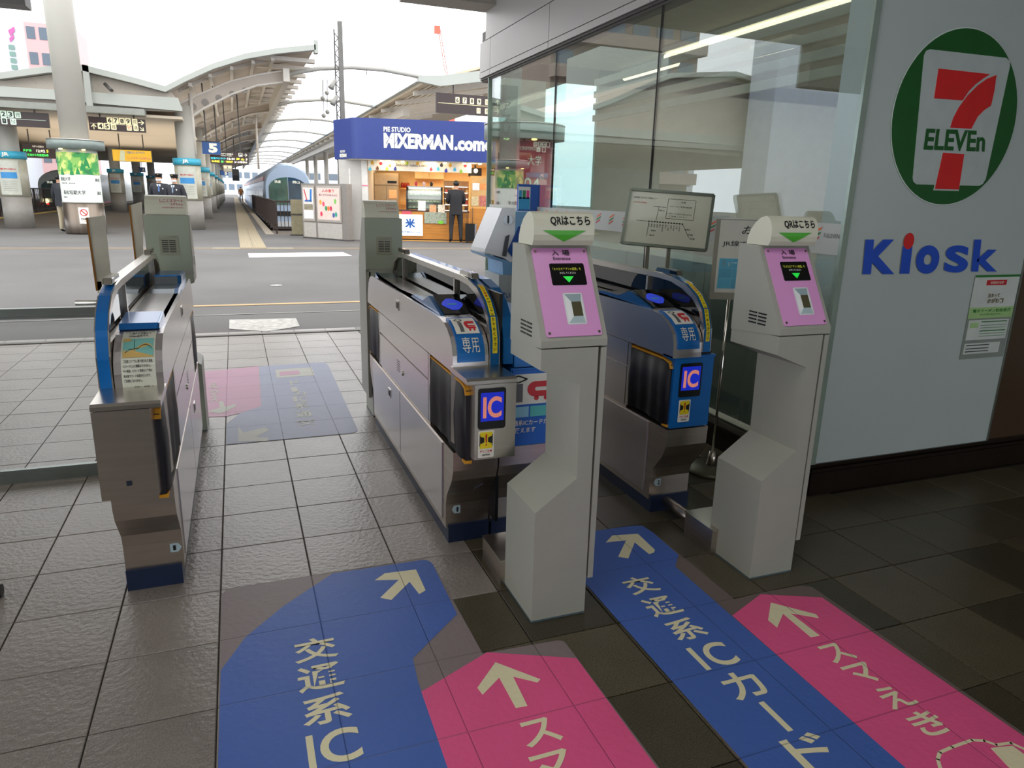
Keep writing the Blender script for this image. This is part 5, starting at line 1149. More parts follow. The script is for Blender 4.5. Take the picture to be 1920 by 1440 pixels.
for s, u0, v0, u1, v1, mt in (('今度の発車は', .28, .78, .60, .93, PRINTW), ('Next Train', .28, .66, .56, .76, PRINTW), ('快速', .02, .36, .14, .54, G3), ('マリンライナー', .15, .36, .42, .54, G3), ('12:40', .44, .36, .64, .54, G2), ('岡', .68, .36, .76, .54, G4), ('山', .80, .36, .88, .54, G4), ('5', .92, .36, .97, .54, G2), ('停車駅', .03, .10, .24, .28, G4), ('普', .27, .10, .34, .28, G1), ('・指定席', .37, .10, .58, .28, G4), ('2〜5号車は', .62, .10, .96, .28, G2)):
    text('lettering', s, rect_fn((-W5 / 2 + W5 * u0, -.006, H5 * v0), (W5 * (u1 - u0), 0, 0), (0, 0, H5 * (v1 - v0))), mt, s5, bold=.03, res=1)
sq(s5, W5, H5, .74, .68, .13, .12, PRINTW, '🚻'); arrow(s5, W5, H5, .92, .82, .13, 0, PRINTW)
s6, W6, H6 = hang_sign('departure board with green LED rows left of the round pillar', (40, 268), (112, 298), 30, .6, 'departure_board')
for s, u0, v0, u1, v1, mt in (('今度の発車は', .28, .72, .6, .88, PRINTW), ('多度津', .02, .42, .25, .60, G1), ('12:02', .38, .40, .62, .60, G2), ('5', .66, .4, .72, .6, G4), ('坂出から先各駅停車', .12, .12, .7, .30, G1)):
    text('lettering', s, rect_fn((-W6 / 2 + W6 * u0, -.006, H6 * v0), (W6 * (u1 - u0), 0, 0), (0, 0, H6 * (v1 - v0))), mt, s6, bold=.03, res=1)
def numsign(label, Y, tl, br, num, split=.3):
    a = ony(*tl, Y); b = ony(*br, Y); t = thing('platform_number_sign', label, 'sign', ((a.x + b.x) / 2, Y, b.z)); W_ = b.x - a.x; H = a.z - b.z
    m = M(); m.box(-W_ / 2 + W_ * split, W_ / 2, 0, .08, 0, H); m.build('blue_panel', mat('sign_blue', '1F4E8C', .4), t)
    m = M(); m.box(-W_ / 2, -W_ / 2 + .03, 0, .06, 0, H); m.box(-W_ / 2, W_ / 2, 0, .06, H - .01, H + .02); m.build('sign_frame', DARKM, t)
    text('lettering', num, rect_fn((W_ * .06, -.006, H * .12), (W_ * .34, 0, 0), (0, 0, H * .76)), PRINTW, t, bold=.06)
    m = M(); m.box(-.02, .02, .02, .05, H, H + (3.42 - a.z if a.x < -1.5 else 4.7 - a.z)); m.build('hanger', DARKM, t); return t
numsign('dark blue sign with big numeral 5 on the column row', 23.2, (361, 264), (414, 290), '5', .33)
numsign('distant small blue sign with numeral 5 further down the platform', 50, (412, 319), (428, 329), '5', .0)
numsign('distant blue sign with numeral 4 left of the officers', 45, (258, 314), (273, 323), '4', .2)
c = ony(427, 316, 30); ck = thing('station_clock', 'square beige station clock under the departure board', 'clock', c)
m = M(); m.box(-.17, .17, 0, .08, -.13, .13); m.build('case', mat('clock_case', 'CFC4A8', .5), ck)
m = M(); m.box(-.15, .15, -.004, 0, -.11, .11); m.build('dial', mat('clock_dial', 'E4DEC8', .4), ck)
m = M(); m.bar((0, -.006, 0), (0, -.006, .08), .012); m.bar((0, -.006, 0), (-.03, -.006, .09), .01); m.build('hands', BLACK, ck)
m = M(); m.box(-.02, .02, .02, .05, .13, 3.05); m.build('hanger', DARKM, ck)
c = ony(442, 328, 45); sg = thing('signal_lamp', 'black signal lamp cluster hanging over platform 5', 'signal', c)
m = M(); m.box(-.2, .2, -.1, .2, -.35, .35); m.build('signal_box', BLACK, sg, bevel=.05)
m = M(); m.box(-.03, .03, 0, .06, .35, 3.3); m.build('hanger', DARKM, sg)

# ---- fence, wooden post, poster board
fe_ = thing('iron_fence', 'dark brown iron fence along the edge of the platform 5 track', 'fence', (1.36, 20.4, 0))
IR = mat('iron_brown', '3B302C', .5, .3, vary=.1)
for k in range(16):
    y = k * 2.0; m = M(); m.box(-.03, .03, y - .03, y + .03, 0, 1.02); m.build('post', IR, fe_)
for z in (.12, .98): m = M(); m.box(-.02, .02, 0, 30, z, z + .05); m.build('rail', IR, fe_)
bm0 = M(); bm0.box(-.01, .01, -.01, .01, .14, .98); o0 = bm0.build('picket', IR, fe_); o0.location = (0, .12, 0)
for k in range(1, 240): o = o0.copy(); COL.objects.link(o); o.parent = fe_; o.location = (0, .12 + .125 * k, 0)
f2 = thing('iron_fence', 'short end section of dark iron fence beside the concrete post', 'fence', (1.36, 20.38, 0))
for z in (.14, .97): m = M(); m.box(0, .5, -.02, .02, z, z + .06); m.build('rail', IR, f2)
for k in range(5): m = M(); m.box(.02 + .11 * k, .04 + .11 * k, -.012, .012, .14, 1.0); m.build('picket', IR, f2)
m = M(); m.box(-.03, .03, -.03, .03, 0, 1.03); m.build('post', IR, f2)
wp_ = thing('concrete_post', 'square weathered buffer post left of the poster board', 'post', (1.97, 19.6, 0))
m = M(); m.box(-.2, .22, -.15, .15, .02, 1.08); m.build('post_body', mat('post_stone', '8A8268', .8, vary=.12, bump=.4), wp_, bevel=.02)
m = M(); m.box(-.22, .24, -.17, .17, .62, .66); m.box(-.25, .27, -.2, .2, 0, .03); m.build('strap', DARKM, wp_)
pa = Vector((2.03, 18.26, 0)); pb = Vector((3.0, 16.9, 0)); du = (pb - pa); Lb = du.length
an = math.atan2(du.y, du.x)
pbd = thing('poster_board', 'grey steel poster case with two framed posters beside the pie shop', 'poster case', pa, rz=an)
BR = mat('board_steel', '8C8680', .4, .4, vary=.05)
m = M(); m.box(-.06, Lb + .14, 0, .2, 0.02, 1.56); m.build('case_body', BR, pbd, bevel=.01)
m = M(); m.box(-.07, Lb + .15, -.01, .21, 0, .03); m.build('plinth', DARKM, pbd)
for k, (a, b) in enumerate(((0, .52), (.60, 1.60))):
    m = M(); m.box(a, b, -.03, .0, .50, 1.5); fr_ = m.build('poster_frame', mat('frame_alu', 'B5ADA4', .35, .5), pbd, bevel=.01)
    m = M(); m.box(a + .05, b - .05, -.036, -.03, .56, 1.44); ps_ = m.build('poster_sheet', mat(('poster_a', 'poster_b')[k], ('D8D4D0', 'DCC8BE')[k], .3, vary=.05), fr_)
    m = M(); m.box(a, b, -.012, 0, .04, .46); m.build('lower_panel', mat('panel_light', ('B9B4AC', '8F8A86')[k], .4, .3), pbd)
    if k == 0:
        m = M(); m.ext([(.08, -.038, 1.4), (.12, -.038, 1.4), (.24, -.038, 1.05), (.2, -.038, 1.05)], (0, -.002, 0)); m.build('red_stroke', RED, fr_)
        m = M(); m.ext([(.36, -.038, 1.4), (.43, -.038, 1.4), (.40, -.038, 1.05), (.33, -.038, 1.05)], (0, -.002, 0)); m.ext([(.1, -.038, 1.05), (.42, -.038, 1.05), (.40, -.038, 1.10), (.14, -.038, 1.10)], (0, -.002, 0)); m.build('blue_stroke', BLUE, fr_)
        m = M(); m.box(.07, .45, -.04, -.036, .58, .80); m.build('pale_block', WHITE, fr_); m = M(); m.box(.07, .45, -.04, -.036, .82, .98); m.build('photo_block', mat('photo_brown', '8C8470', .6, vary=.4, scale=40), fr_)
    else:
        text('lettering', '人の香り', rect_fn((.85, -.038, 1.32), (.5, 0, 0), (0, 0, .09)), RED, fr_, bold=.02)
        text('lettering', '思いやりのある人に', rect_fn((.72, -.038, 1.22), (.76, 0, 0), (0, 0, .06)), mat('maroon', '8C3A4A', .5), fr_, bold=.02)
        for j, (x_, z_, c_) in enumerate(((.78, 1.05, 'E8A040'), (.90, 1.0, 'D84A6A'), (1.38, 1.08, '7AB85A'), (1.0, .88, '3A8C5A'), (1.1, .88, 'E87A3A'), (1.2, .88, 'C83A5A'), (.8, .72, 'D8405A'), (1.4, .72, '3AA08C'), (1.3, .7, '4A5A9C'))):
            m = M(); m.ext([(x_ + .05 * math.cos(t), -.038, z_ + .07 * math.sin(t)) for t in [q * math.pi / 5 for q in range(10)]], (0, -.002, 0)); m.build('picture_spot', mat('spot' + c_, c_, .5), fr_)

# ================================================================== PIE SHOP
ang = math.atan2(-.2751, .9614)
SHP = Vector((3.586, 17.38, 0)); SU = Vector((.9614, -.2751, 0)); SB_ = Vector((.2751, .9614, 0))
ps_ = thing('pie_shop', 'small pie shop kiosk with dark blue fascia and wooden counter front', 'shop', SHP, rz=ang)
FB = mat('fascia_blue', '24387E', .4, vary=.04); SWALL = mat('shop_white_wall', 'B9B6B0', .5, vary=.04); WARM = mat('warm_interior', 'E8C890', .6, vary=.03); WOOD = mat('counter_wood', 'B8782E', .45, vary=.18, scale=2.5, stretch=(1, 1, 6))
WOODL = mat('light_wood', 'D09A52', .45, vary=.1, scale=2, stretch=(1, 1, 5))
fo = [(4.9, -.5), (.12, -.5), (.0, -.49), (-.1, -.45), (-.19, -.38), (-.26, -.28), (-.8, .5), (-.8, 2.9), (4.9, 2.9)]
m = M(); m.pz(fo, 2.26, 3.33); m.build('fascia', FB, ps_)
m = M(); m.pz([(4.85, -.44), (.1, -.44), (-.2, -.3), (-.7, .5), (-.7, 2.85), (4.85, 2.85)], 2.235, 2.26); m.build('soffit', mat('soffit_white', 'D8D2C4', .6), ps_)
m = M(); m.box(-.62, .2, .0, 2.8, 0, 2.235); m.build('side_wall', SWALL, ps_)
m = M(); m.box(-.34, -.30, -.006, 0, .1, 2.0); m.box(.02, .19, -.03, 0, 0, 2.23); m.build('wall_trim', mat('trim_white', 'DAD8D2', .45), ps_)
m = M(); m.box(.02, .19, -.036, -.03, 1.52, 1.56); m.build('pink_band', mat('pink_line', 'D87A94', .5), ps_)
m = M(); m.box(.2, 4.8, 2.7, 2.8, 0, 2.235); m.build('back_wall', WARM, ps_)
m = M(); m.box(4.7, 4.8, .0, 2.8, 0, 2.235); m.build('right_wall', WARM, ps_)
m = M(); m.box(.2, 4.7, .0, 2.8, -.0, .03); m.build('shop_floor', WOODL, ps_)
text('lettering', 'PIE STUDIO', rect_fn((.71, -.508, 2.99), (.74, 0, 0), (0, 0, .13)), PRINTW, ps_, bold=.03)
text('lettering', 'MIXERMAN', rect_fn((.71, -.508, 2.56), (1.92, 0, 0), (0, 0, .40)), PRINTW, ps_, bold=.05)
text('lettering', '.come', rect_fn((2.66, -.508, 2.55), (1.08, 0, 0), (0, 0, .28)), PRINTW, ps_, bold=.05)
# stencil cuts across the big letters
m = M()
for k in range(8): m.ext([(.76 + .24 * k, -.511, 2.66), (.775 + .24 * k, -.511, 2.66), (.89 + .24 * k, -.511, 2.86), (.875 + .24 * k, -.511, 2.86)], (0, .002, 0))
m.build('stencil_cuts', FB, ps_)['kind'] = 'stuff'
d_ = Vector((-.54, .78, 0)).normalized(); nn_ = Vector((-.78, -.54, 0)).normalized()
text('lettering', 'PIE STUDIO', rect_fn(Vector((-.58, .18, 2.43)) + nn_ * .01, -d_ * .3, (0, 0, .06)), PRINTW, ps_, bold=.03)
text('lettering', 'MIXERMAN', rect_fn(Vector((-.60, .21, 2.30)) + nn_ * .01, -d_ * .42, (0, 0, .10)), PRINTW, ps_, bold=.04)
# banner with drops
bn = thing('drop_banner', 'white banner with coloured drops reading Delicious makes a smile', 'banner', SHP, rz=ang)
m = M(); m.box(.22, 3.16, -.08, -.06, 1.97, 2.235); m.build('banner_sheet', mat('banner_white', 'E4DDD0', .5), bn)
text('lettering', 'Delicious makes a smile', rect_fn((1.0, -.086, 2.10), (.92, 0, 0), (0, 0, .075)), mat('brown_letter', '4A3A30', .5), bn, bold=.005)
for x, z, c in ((.34, 2.18, 'C8A020'), (.58, 2.17, 'C8283A'), (.83, 2.12, '8A5028'), (.48, 2.03, '7A4A2A'), (.75, 2.03, '8CB83A'), (.98, 2.03, '2A3A8C'), (1.32, 2.19, '9CB830'), (1.62, 2.2, 'D8A83A'), (2.0, 2.05, 'C8283A'), (2.2, 2.06, '4AB0C8'), (2.3, 2.17, '3A3440'), (2.55, 2.17, 'D8A020'), (2.43, 2.02, '2A3A9C'), (2.68, 2.06, '4AB0D8'), (2.86, 2.01, '8CB83A'), (2.98, 2.18, 'B8283A'), (.27, 2.0, '4AB0C8')):
    m = M(); r = .045; m.ext([(x + r * math.cos(t), -.084, z - r * .3 + r * math.sin(t)) for t in [math.pi * .8 + q * math.pi * 1.4 / 8 for q in range(9)]] + [(x + .01, -.084, z + r * 1.5)], (0, -.002, 0)); m.build('drop', mat('drop' + c, c, .5), bn)
for k, x in enumerate((.62, 1.2, 1.9, 2.4, 2.95, 3.4, .9)):
    m = M(); m.lathe([(.04, 2.2), (.05, 2.236)], c=(x, -.2), n=12); m.build('spot_fixture', mat('spot_on', 'FFE2A8', .5, emit=8), ps_)
for x in (1.0, 2.6, 4.0):
    l = bpy.data.lights.new('shop_lamp', 'AREA'); l.size = 1.0; l.energy = 30; l.color = (1, .78, .48); o = bpy.data.objects.new('shop_lamp', l); COL.objects.link(o); o.location = SHP + SU * x + SB_ * 1.3 + Vector((0, 0, 2.2))
for x in (.8, 2.0, 3.2):
    l = bpy.data.lights.new('banner_spot', 'POINT'); l.energy = 5; l.color = (1, .8, .5); l.shadow_soft_size = .04; o = bpy.data.objects.new('banner_spot', l); COL.objects.link(o); o.location = SHP + SU * x - SB_ * .2 + Vector((0, 0, 2.17))
# counter
cn = thing('shop_counter', 'wooden plank counter front of the pie shop', 'counter', SHP, rz=ang)
for k in range(5):
    z = .06 + k * .16; m = M(); m.box(.2, 3.12, .02, .5, z + .002, z + .158); m.build('plank', mat('counter_wood2', 'B8782E', .45, vary=.15, scale=2.5, stretch=(1, 1, 6), objrand=.08), cn)
m = M(); m.box(.2, 3.7, .05, .5, 0, .06); m.build('kick_plinth', BLACK, cn)
m = M(); m.box(.2, 3.12, .0, .55, .86, .89); m.build('counter_top', mat('dark_top', '3A2A2C', .35), cn)
m = M(); m.box(3.13, 3.66, .0, .06, .06, .98); m.build('side_cladding', WOOD, cn)
m = M(); m.box(3.13, 3.66, .0, .06, 1.0, 1.9); pa_ = m.build('wood_screen', WOODL, cn)
m = M(); m.box(3.17, 3.62, -.006, 0, 1.04, 1.86); m.build('screen_pane', mat('screen_beige', 'C8A06A', .2), pa_)
for x, z, w_, h, c in ((3.2, 1.5, .2, .2, 'E8E2DC'), (3.42, 1.52, .18, .17, 'E88A4A'), (3.17, 1.06, .2, .26, 'C8B48A'), (3.40, 1.05, .23, .30, 'B86A5A')):
    m = M(); m.box(x, x + w_, -.012, -.006, z, z + h); m.build('menu_sheet', mat('menu' + c, c, .5, vary=.3, scale=30), pa_)
# lit sign
ls = thing('lit_sign', 'square white lit sign with blue rice character on the counter front', 'sign', SHP, rz=ang)
m = M(); m.box(.98, 1.75, -.06, .015, .16, .76); m.build('light_box', mat('lit_white', 'F4F6F4', .5, emit=.75, vary=0), ls, bevel=.01)
text('lettering', '米', rect_fn((1.24, -.064, .38), (.30, 0, 0), (0, 0, .27)), mat('rice_blue', '1C5AA8', .5), ls, bold=.05)
text('lettering', 'MIXERMAN.come', rect_fn((1.06, -.064, .24), (.62, 0, 0), (0, 0, .05)), mat('rice_blue', '1C5AA8'), ls, bold=.02)
m = M(); m.box(1.15, 1.42, -.01, .015, .77, .86); o = m.build('price_card', mat('card_red', 'C04A5A', .5)); o.location = SHP + Matrix.Rotation(ang, 3, 'Z') @ o.location; o.rotation_euler = (0, 0, ang); tag(o, 'small red card above the lit rice sign', 'card')
# menu posters hung on the counter
for k, (x0_, x1_, z0_, z1_, c, lb) in enumerate(((1.80, 2.45, .52, .84, '9AA08C', 'grey-green menu photo sheet on the counter front left of the customer'), (1.95, 2.15, .84, 1.05, 'D8A070', 'small orange price sheet standing on the counter below the glass case'), (2.2, 2.4, .84, 1.06, 'E8D8C0', 'small pale price sheet standing on the counter beside the customer'), (1.62, 1.84, .88, 1.16, 'E4E4DC', 'white paper sheet standing on the counter left of the glass case'))):
    m = M(); m.box(x0_, x1_, -.015, .0, z0_, z1_); o = m.build('menu_sheet', mat('sheet' + c, c, .5, vary=.35, scale=25)); o.location = SHP + Matrix.Rotation(ang, 3, 'Z') @ o.location; o.rotation_euler = (0, 0, ang); tag(o, lb, 'menu')
m = M(); m.ext([(2.28 + .09 * math.cos(t), -.022, .56 + .05 * math.sin(t)) for t in [q * math.pi / 8 for q in range(16)]], (0, -.004, 0)); o = m.build('green_badge', mat('badge_green', '7AC83A', .5)); o.location = SHP + Matrix.Rotation(ang, 3, 'Z') @ o.location; o.rotation_euler = (0, 0, ang); tag(o, 'green oval badge at the corner of the menu photo sheet', 'badge')
# display case
dc = thing('display_case', 'curved glass pie display case on the counter', 'display case', SHP, rz=ang)
m = M(); m.px([(.1, .9), (.5, .9), (.5, 1.56), (.32, 1.56), (.18, 1.44), (.1, 1.2)], 1.27, 1.32); m.build('end_frame', BLACK, dc)
m = M(); m.px([(.1, .9), (.5, .9), (.5, 1.56), (.32, 1.56), (.18, 1.44), (.1, 1.2)], 2.28, 2.33); m.build('end_frame', BLACK, dc)
m = M(); m.box(1.3, 2.3, .3, .5, 1.53, 1.57); m.build('top_frame', STEEL, dc)
m = M(); m.box(1.34, 2.26, .3, .36, 1.50, 1.53); m.build('case_lamp', mat('case_light', 'FFFFFF', .5, emit=5), dc)
m = M(); m.box(1.32, 2.28, .48, .5, .9, 1.54); m.build('case_back', mat('case_back', 'E8E0D0', .5), dc)
for z in (.95, 1.12, 1.32): m = M(); m.box(1.32, 2.28, .2, .48, z, z + .012); m.build('glass_shelf', mat('shelf_mint', 'B8D8C8', .2), dc)
m = M(); m.px([(.1, .92), (.1, 1.2), (.18, 1.44), (.32, 1.55), (.315, 1.545), (.175, 1.435), (.095, 1.2), (.095, .92)], 1.32, 2.28); m.build('curved_glass', glass('case_glass', (.95, .98, .97), .04), dc)
pie = M(); pie.lathe([(.035, 0), (.045, .015), (.04, .03), (.015, .038)], n=10); pr = None; cnt = 0
for z, cc_ in ((.962, 'C8C0A0'), (1.132, '9A6A3A'), (1.332, '7A5A3A')):
    for k in range(9):
        for r_ in range(2):
            mt = mat('pie' + cc_, cc_, .6, vary=.2, objrand=.2)
            if pr is None: o = pie.build('pie', mt); pr = o
            else: o = pr.copy(); COL.objects.link(o)
            o.location = SHP + SU * (1.38 + .103 * k) + SB_ * (.27 + .1 * r_) + Vector((0, 0, z)); tag(o, 'small baked pie on the shelves of the curved glass case', 'pie', 'pies in the display case')
# fridge, wall cabinet, shelf
fr = thing('shop_fridge', 'two-door steel fridge at the left inside the pie shop', 'fridge', SHP, rz=ang)
m = M(); m.box(.21, .95, 1.6, 2.3, 0.03, 1.95); m.build('cabinet', mat('fridge_steel', 'A58F72', .35, .5), fr, bevel=.01)
for x in (.22, .585): m = M(); m.box(x, x + .355, 1.57, 1.6, .2, 1.56); d = m.build('door', mat('fridge_door', 'B09A7A', .3, .5), fr, bevel=.008); m = M(); m.box(x + (.3 if x < .4 else .02), x + (.33 if x < .4 else .05), 1.55, 1.57, .9, 1.0); m.build('handle', BLACK, d)
m = M(); m.box(.22, .94, 1.57, 1.6, 1.6, 1.93); m.build('grille', mat('fridge_top', 'B8A284', .3, .5), fr); m = M(); m.box(.62, .9, 1.553, 1.553 + .02, 1.65, 1.72); m.build('badge', BLACK, fr)
m = M(); m.box(.66, .9, 1.56, 1.57, 1.2, 1.45); m.build('notice', mat('orange_note', 'E8B888', .5), fr)
wc = thing('wall_cabinet', 'pale wooden wall cabinet above the display case', 'cabinet', SHP, rz=ang)
m = M(); m.box(1.42, 2.35, 2.35, 2.7, 1.82, 2.2); m.build('carcass', mat('cabinet_cream', 'E0C490', .5), wc)
for x in (1.43, 1.89): m = M(); m.box(x, x + .45, 2.32, 2.35, 1.83, 2.19); m.build('door', mat('cabinet_door', 'E8CC98', .45), wc)
for k, (x, z, c, lb) in enumerate(((1.55, 1.575, 'C83A4A', 'left pink cup on top of the display case'), (1.78, 1.575, 'E8C8C8', 'right pale pink cup on top of the display case'), (2.0, 1.575, '2A2220', 'black bowl on top of the display case'))):
    m = M(); m.lathe([(.035, 0), (.05, .09), (.045, .1), (.01, .13)], n=12); o = m.build('cup' if k < 2 else 'bowl', mat('cup' + c, c, .4)); o.location = SHP + SU * x + SB_ * .42 + Vector((0, 0, z)); tag(o, lb, 'cup' if k < 2 else 'bowl')
ws = thing('wall_shelf', 'small wooden shelf with red jars between fridge and display case', 'shelf', SHP, rz=ang)
for z in (1.05, 1.5): m = M(); m.box(.98, 1.25, 2.3, 2.6, z, z + .03); m.build('shelf_board', WOODL, ws)
for k in range(3): m = M(); m.lathe([(.05, 0), (.05, .12), (.03, .16)], n=10); o = m.build('jar', mat('jar_red', 'A03028', .4)); o.location = SHP + SU * (1.02 + .09 * k) + SB_ * 2.42 + Vector((0, 0, 1.53)); tag(o, ('left', 'middle', 'right')[k] + ' dark red jar of three on the wooden shelf in the pie shop', 'jar', 'jars on the shop shelf')
tv = thing('shop_monitor', 'small black monitor at the upper right inside the pie shop', 'monitor', SHP, rz=ang)
m = M(); m.box(3.1, 3.5, .9, .95, 1.9, 2.15); m.build('monitor_body', BLACK, tv); m = M(); m.box(3.28, 3.32, .92, .96, 2.15, 2.235); m.build('monitor_bracket', BLACK, tv)
dr = thing('goods_rack', 'lit rack of small goods beside the customer', 'rack', SHP, rz=ang)
m = M(); m.box(2.36, 3.1, .4, .44, .9, 1.75); m.build('rack_back', mat('rack_back', 'A87A48', .5), dr)
for k in range(5):
    m = M(); m.box(2.36, 3.1, .2, .42, .9 + .17 * k, .915 + .17 * k); m.build('rack_shelf', WHITE, dr)
    m = M(); m.box(2.4, 3.06, .22, .24, .885 + .17 * k, .897 + .17 * k); m.build('shelf_light', mat('shelf_light', 'FFF6E0', .5, emit=4), dr)
for k in range(4):
    for j in range(7):
        c = ('8A5A3A', 'C8A060', '4A3A34', 'B84A3A')[(k + j) % 4]; m = M(); m.box(0, .07, 0, .08, 0, .08 + .02 * ((j * 7 + k) % 3)); o = m.build('goods_box', mat('goods' + c, c, .5)); o.location = SHP + SU * (2.44 + .1 * j) + SB_ * .3 + Vector((0, 0, .916 + .17 * k)); o.rotation_euler = (0, 0, ang); tag(o, 'small boxed sweet on the lit rack beside the customer', 'box', 'boxed sweets on the rack')
lp3 = thing('pendant_lamp', 'small round pendant lamp at the upper right of the pie shop', 'lamp', SHP + SU * 3.3 + SB_ * .3 + Vector((0, 0, 2.05)))
m = M(); m.ball((0, 0, 0), .06); m.build('globe', mat('globe_on', 'FFF0D0', .5, emit=6), lp3); m = M(); m.tube([(0, 0, .05), (0, 0, .19)], .008, 6); m.build('cord', BLACK, lp3)

# ================================================================== PEOPLE
def person(label, loc, H, heading, top, bottom, shoe, hair, pose='stand', cap=False, mask=False, tie=None, lean=0.0, wide=1.0):
    """built facing -Y, then turned by heading"""
    t = thing('person', label, 'person', loc, rz=heading)
    J = {'pel': (0, 0, .52), 'sp': (0, .0, .62), 'ch': (0, -.0, .73), 'nk': (0, .005, .825), 'hb': (0, .0, .865), 'hd': (0, -.005, .90), 'ht': (0, .0, .95)}
    R_ = {'pel': (.088, .062), 'sp': (.080, .056), 'ch': (.095, .064), 'nk': (.033, .033), 'hb': (.036, .042), 'hd': (.045, .054), 'ht': (.036, .042)}
    E_ = [('pel', 'sp'), ('sp', 'ch'), ('ch', 'nk'), ('nk', 'hb'), ('hb', 'hd'), ('hd', 'ht')]
    for s, n_ in ((-1, 'l'), (1, 'r')):
        fwd = {'stand': (.0, -.03), 'reach': (-.10, -.20), 'walk': (.04 * s, .08 * s)}[pose]
        J['sh' + n_] = (s * .102, .0, .79); R_['sh' + n_] = (.048, .048)
        J['el' + n_] = (s * .140, .01 + fwd[0] * .3, .64); R_['el' + n_] = (.036, .036)
        wz = .51 if pose != 'reach' else .63
        J['wr' + n_] = (s * (.125 if pose != 'reach' else .07), fwd[1], wz); R_['wr' + n_] = (.022, .022)
        J['hn' + n_] = (s * (.123 if pose != 'reach' else .05), fwd[1] - .015, wz - (.035 if pose != 'reach' else -.005)); R_['hn' + n_] = (.016, .02)
        st = {'stand': (0, 0), 'reach': (0, .0), 'walk': (.12 * s, .07)}[pose]
        J['hp' + n_] = (s * .047 * wide, 0, .485); R_['hp' + n_] = (.058, .06)
        J['kn' + n_] = (s * .055 * wide, -.01 + st[0] * .5, .28); R_['kn' + n_] = (.040, .042)
        J['an' + n_] = (s * .06 * wide, .012 + st[0], .045); R_['an' + n_] = (.026, .028)
        J['to' + n_] = (s * .068 * wide, -.075 + st[0], .022); R_['to' + n_] = (.024, .02)
        E_ += [('ch', 'sh' + n_), ('sh' + n_, 'el' + n_), ('el' + n_, 'wr' + n_), ('wr' + n_, 'hn' + n_), ('pel', 'hp' + n_), ('hp' + n_, 'kn' + n_), ('kn' + n_, 'an' + n_), ('an' + n_, 'to' + n_)]
    ks = list(J); me = bpy.data.meshes.new('body'); me.from_pydata([tuple(c * H for c in J[k]) for k in ks], [(ks.index(a), ks.index(b)) for a, b in E_], [])
    ob = bpy.data.objects.new('body_tmp', me); COL.objects.link(ob)
    sk = ob.modifiers.new('skin', 'SKIN'); sk.use_smooth_shade = True; ss = ob.modifiers.new('sub', 'SUBSURF'); ss.levels = 2; ss.render_levels = 2
    for i, k in enumerate(ks):
        v = me.skin_vertices[0].data[i]; v.radius = (R_[k][0] * H, R_[k][1] * H); v.use_root = (k == 'pel')
    dg = bpy.context.evaluated_depsgraph_get(); dg.update(); me2 = bpy.data.meshes.new_from_object(ob.evaluated_get(dg)); bpy.data.objects.remove(ob)
    b = bpy.data.objects.new('body', me2); COL.objects.link(b); b.parent = t
    me2.materials.clear()
    for q in (SKIN, top, bottom, shoe): me2.materials.append(q)
    hands = [Vector(J['wr' + n_]) * H for n_ in 'lr']
    for p in me2.polygons:
        c = p.center; z = c.z / H
        mi = 0
        if z < .05: mi = 3
        elif z < .49 and abs(c.x) < .11 * H: mi = 2
        elif z < .835: mi = 1
        for n_ in 'lr':
            w_ = Vector(J['wr' + n_]) * H; h = Vector(J['hn' + n_]) * H
            if (c - h).length < (c - w_).length and (c - h).length < .05 * H: mi = 0
        p.material_index = mi
    # fingers
    for n_, s in (('l', -1), ('r', 1)):
        h = Vector(J['hn' + n_]) * H; w_ = Vector(J['wr' + n_]) * H; d = (h - w_).normalized(); sd = Vector((0, 1, 0)) if pose != 'reach' else Vector((0, 0, 1)); m = M()
        for k in range(4):
            a = h + d * .008 * H + sd * (k - 1.5) * .0105 * H; L_ = (.036, .044, .042, .033)[k] * H
            m.tube([a, a + d * L_ * .5 + Vector((-s * .003 * H, 0, 0)), a + d * L_ + Vector((-s * .012 * H, 0, 0))], [.006 * H, .0055 * H, .0045 * H], 6)
        a = h - sd * .018 * H; m.tube([a - d * .012 * H, a - sd * .018 * H, a - sd * .022 * H + d * .02 * H], [.0065 * H, .006 * H, .005 * H], 6); m.build('fingers', SKIN, b)
    # jacket
    m = M(); rings = [(.445, .112, .080), (.53, .106, .078), (.62, .100, .074), (.72, .114, .078), (.79, .106, .066), (.828, .045, .043)]
    prev = None
    for z, rx_, ry_ in rings:
        r = [m.bm.verts.new((rx_ * H * math.cos(q * math.pi / 10), ry_ * H * math.sin(q * math.pi / 10), z * H)) for q in range(20)]
        if prev:
            for q in range(20): f = m.bm.faces.new([prev[q], prev[(q + 1) % 20], r[(q + 1) % 20], r[q]]); f.smooth = True
        prev = r
    m.build('jacket', top, t)
    # face
    m = M(); y = -.055 * H; zc = .905 * H
    for s in (-1, 1): m.ball((s * .017 * H, y + .004 * H, zc), .0055 * H, (1, .6, .7), 8)
    m.build('eyes', PRINTB, t)
    m = M(); m.ball((0, y - .002 * H, zc - .016 * H), .008 * H, (.8, 1, 1.4), 8)
    for s in (-1, 1): m.ball((s * .047 * H, .004 * H, zc - .006 * H), .012 * H, (.35, .7, 1.2), 8)
    m.build('nose_and_ears', SKIN, t)
    m = M(); m.ball((0, y + .003 * H, zc - .034 * H), .011 * H, (1.2, .4, .35), 8); m.build('mouth', mat('lips', '9A5A50', .5), t)
    m = M(); m.ball((0, .008 * H, .925 * H), .056 * H, (.9, 1.02, .86), 16)
    for v in list(m.bm.verts):
        if v.co.z < .905 * H and v.co.y < .005 * H: v.co.z = .917 * H + (v.co.z - .905 * H) * .1
    m.build('hair', hair, t)
    if mask: m = M(); m.ball((0, -.018 * H, .878 * H), .043 * H, (.95, 1.0, .62), 12); m.build('face_mask', mat('mask_white', 'E8E8E6', .6), t)
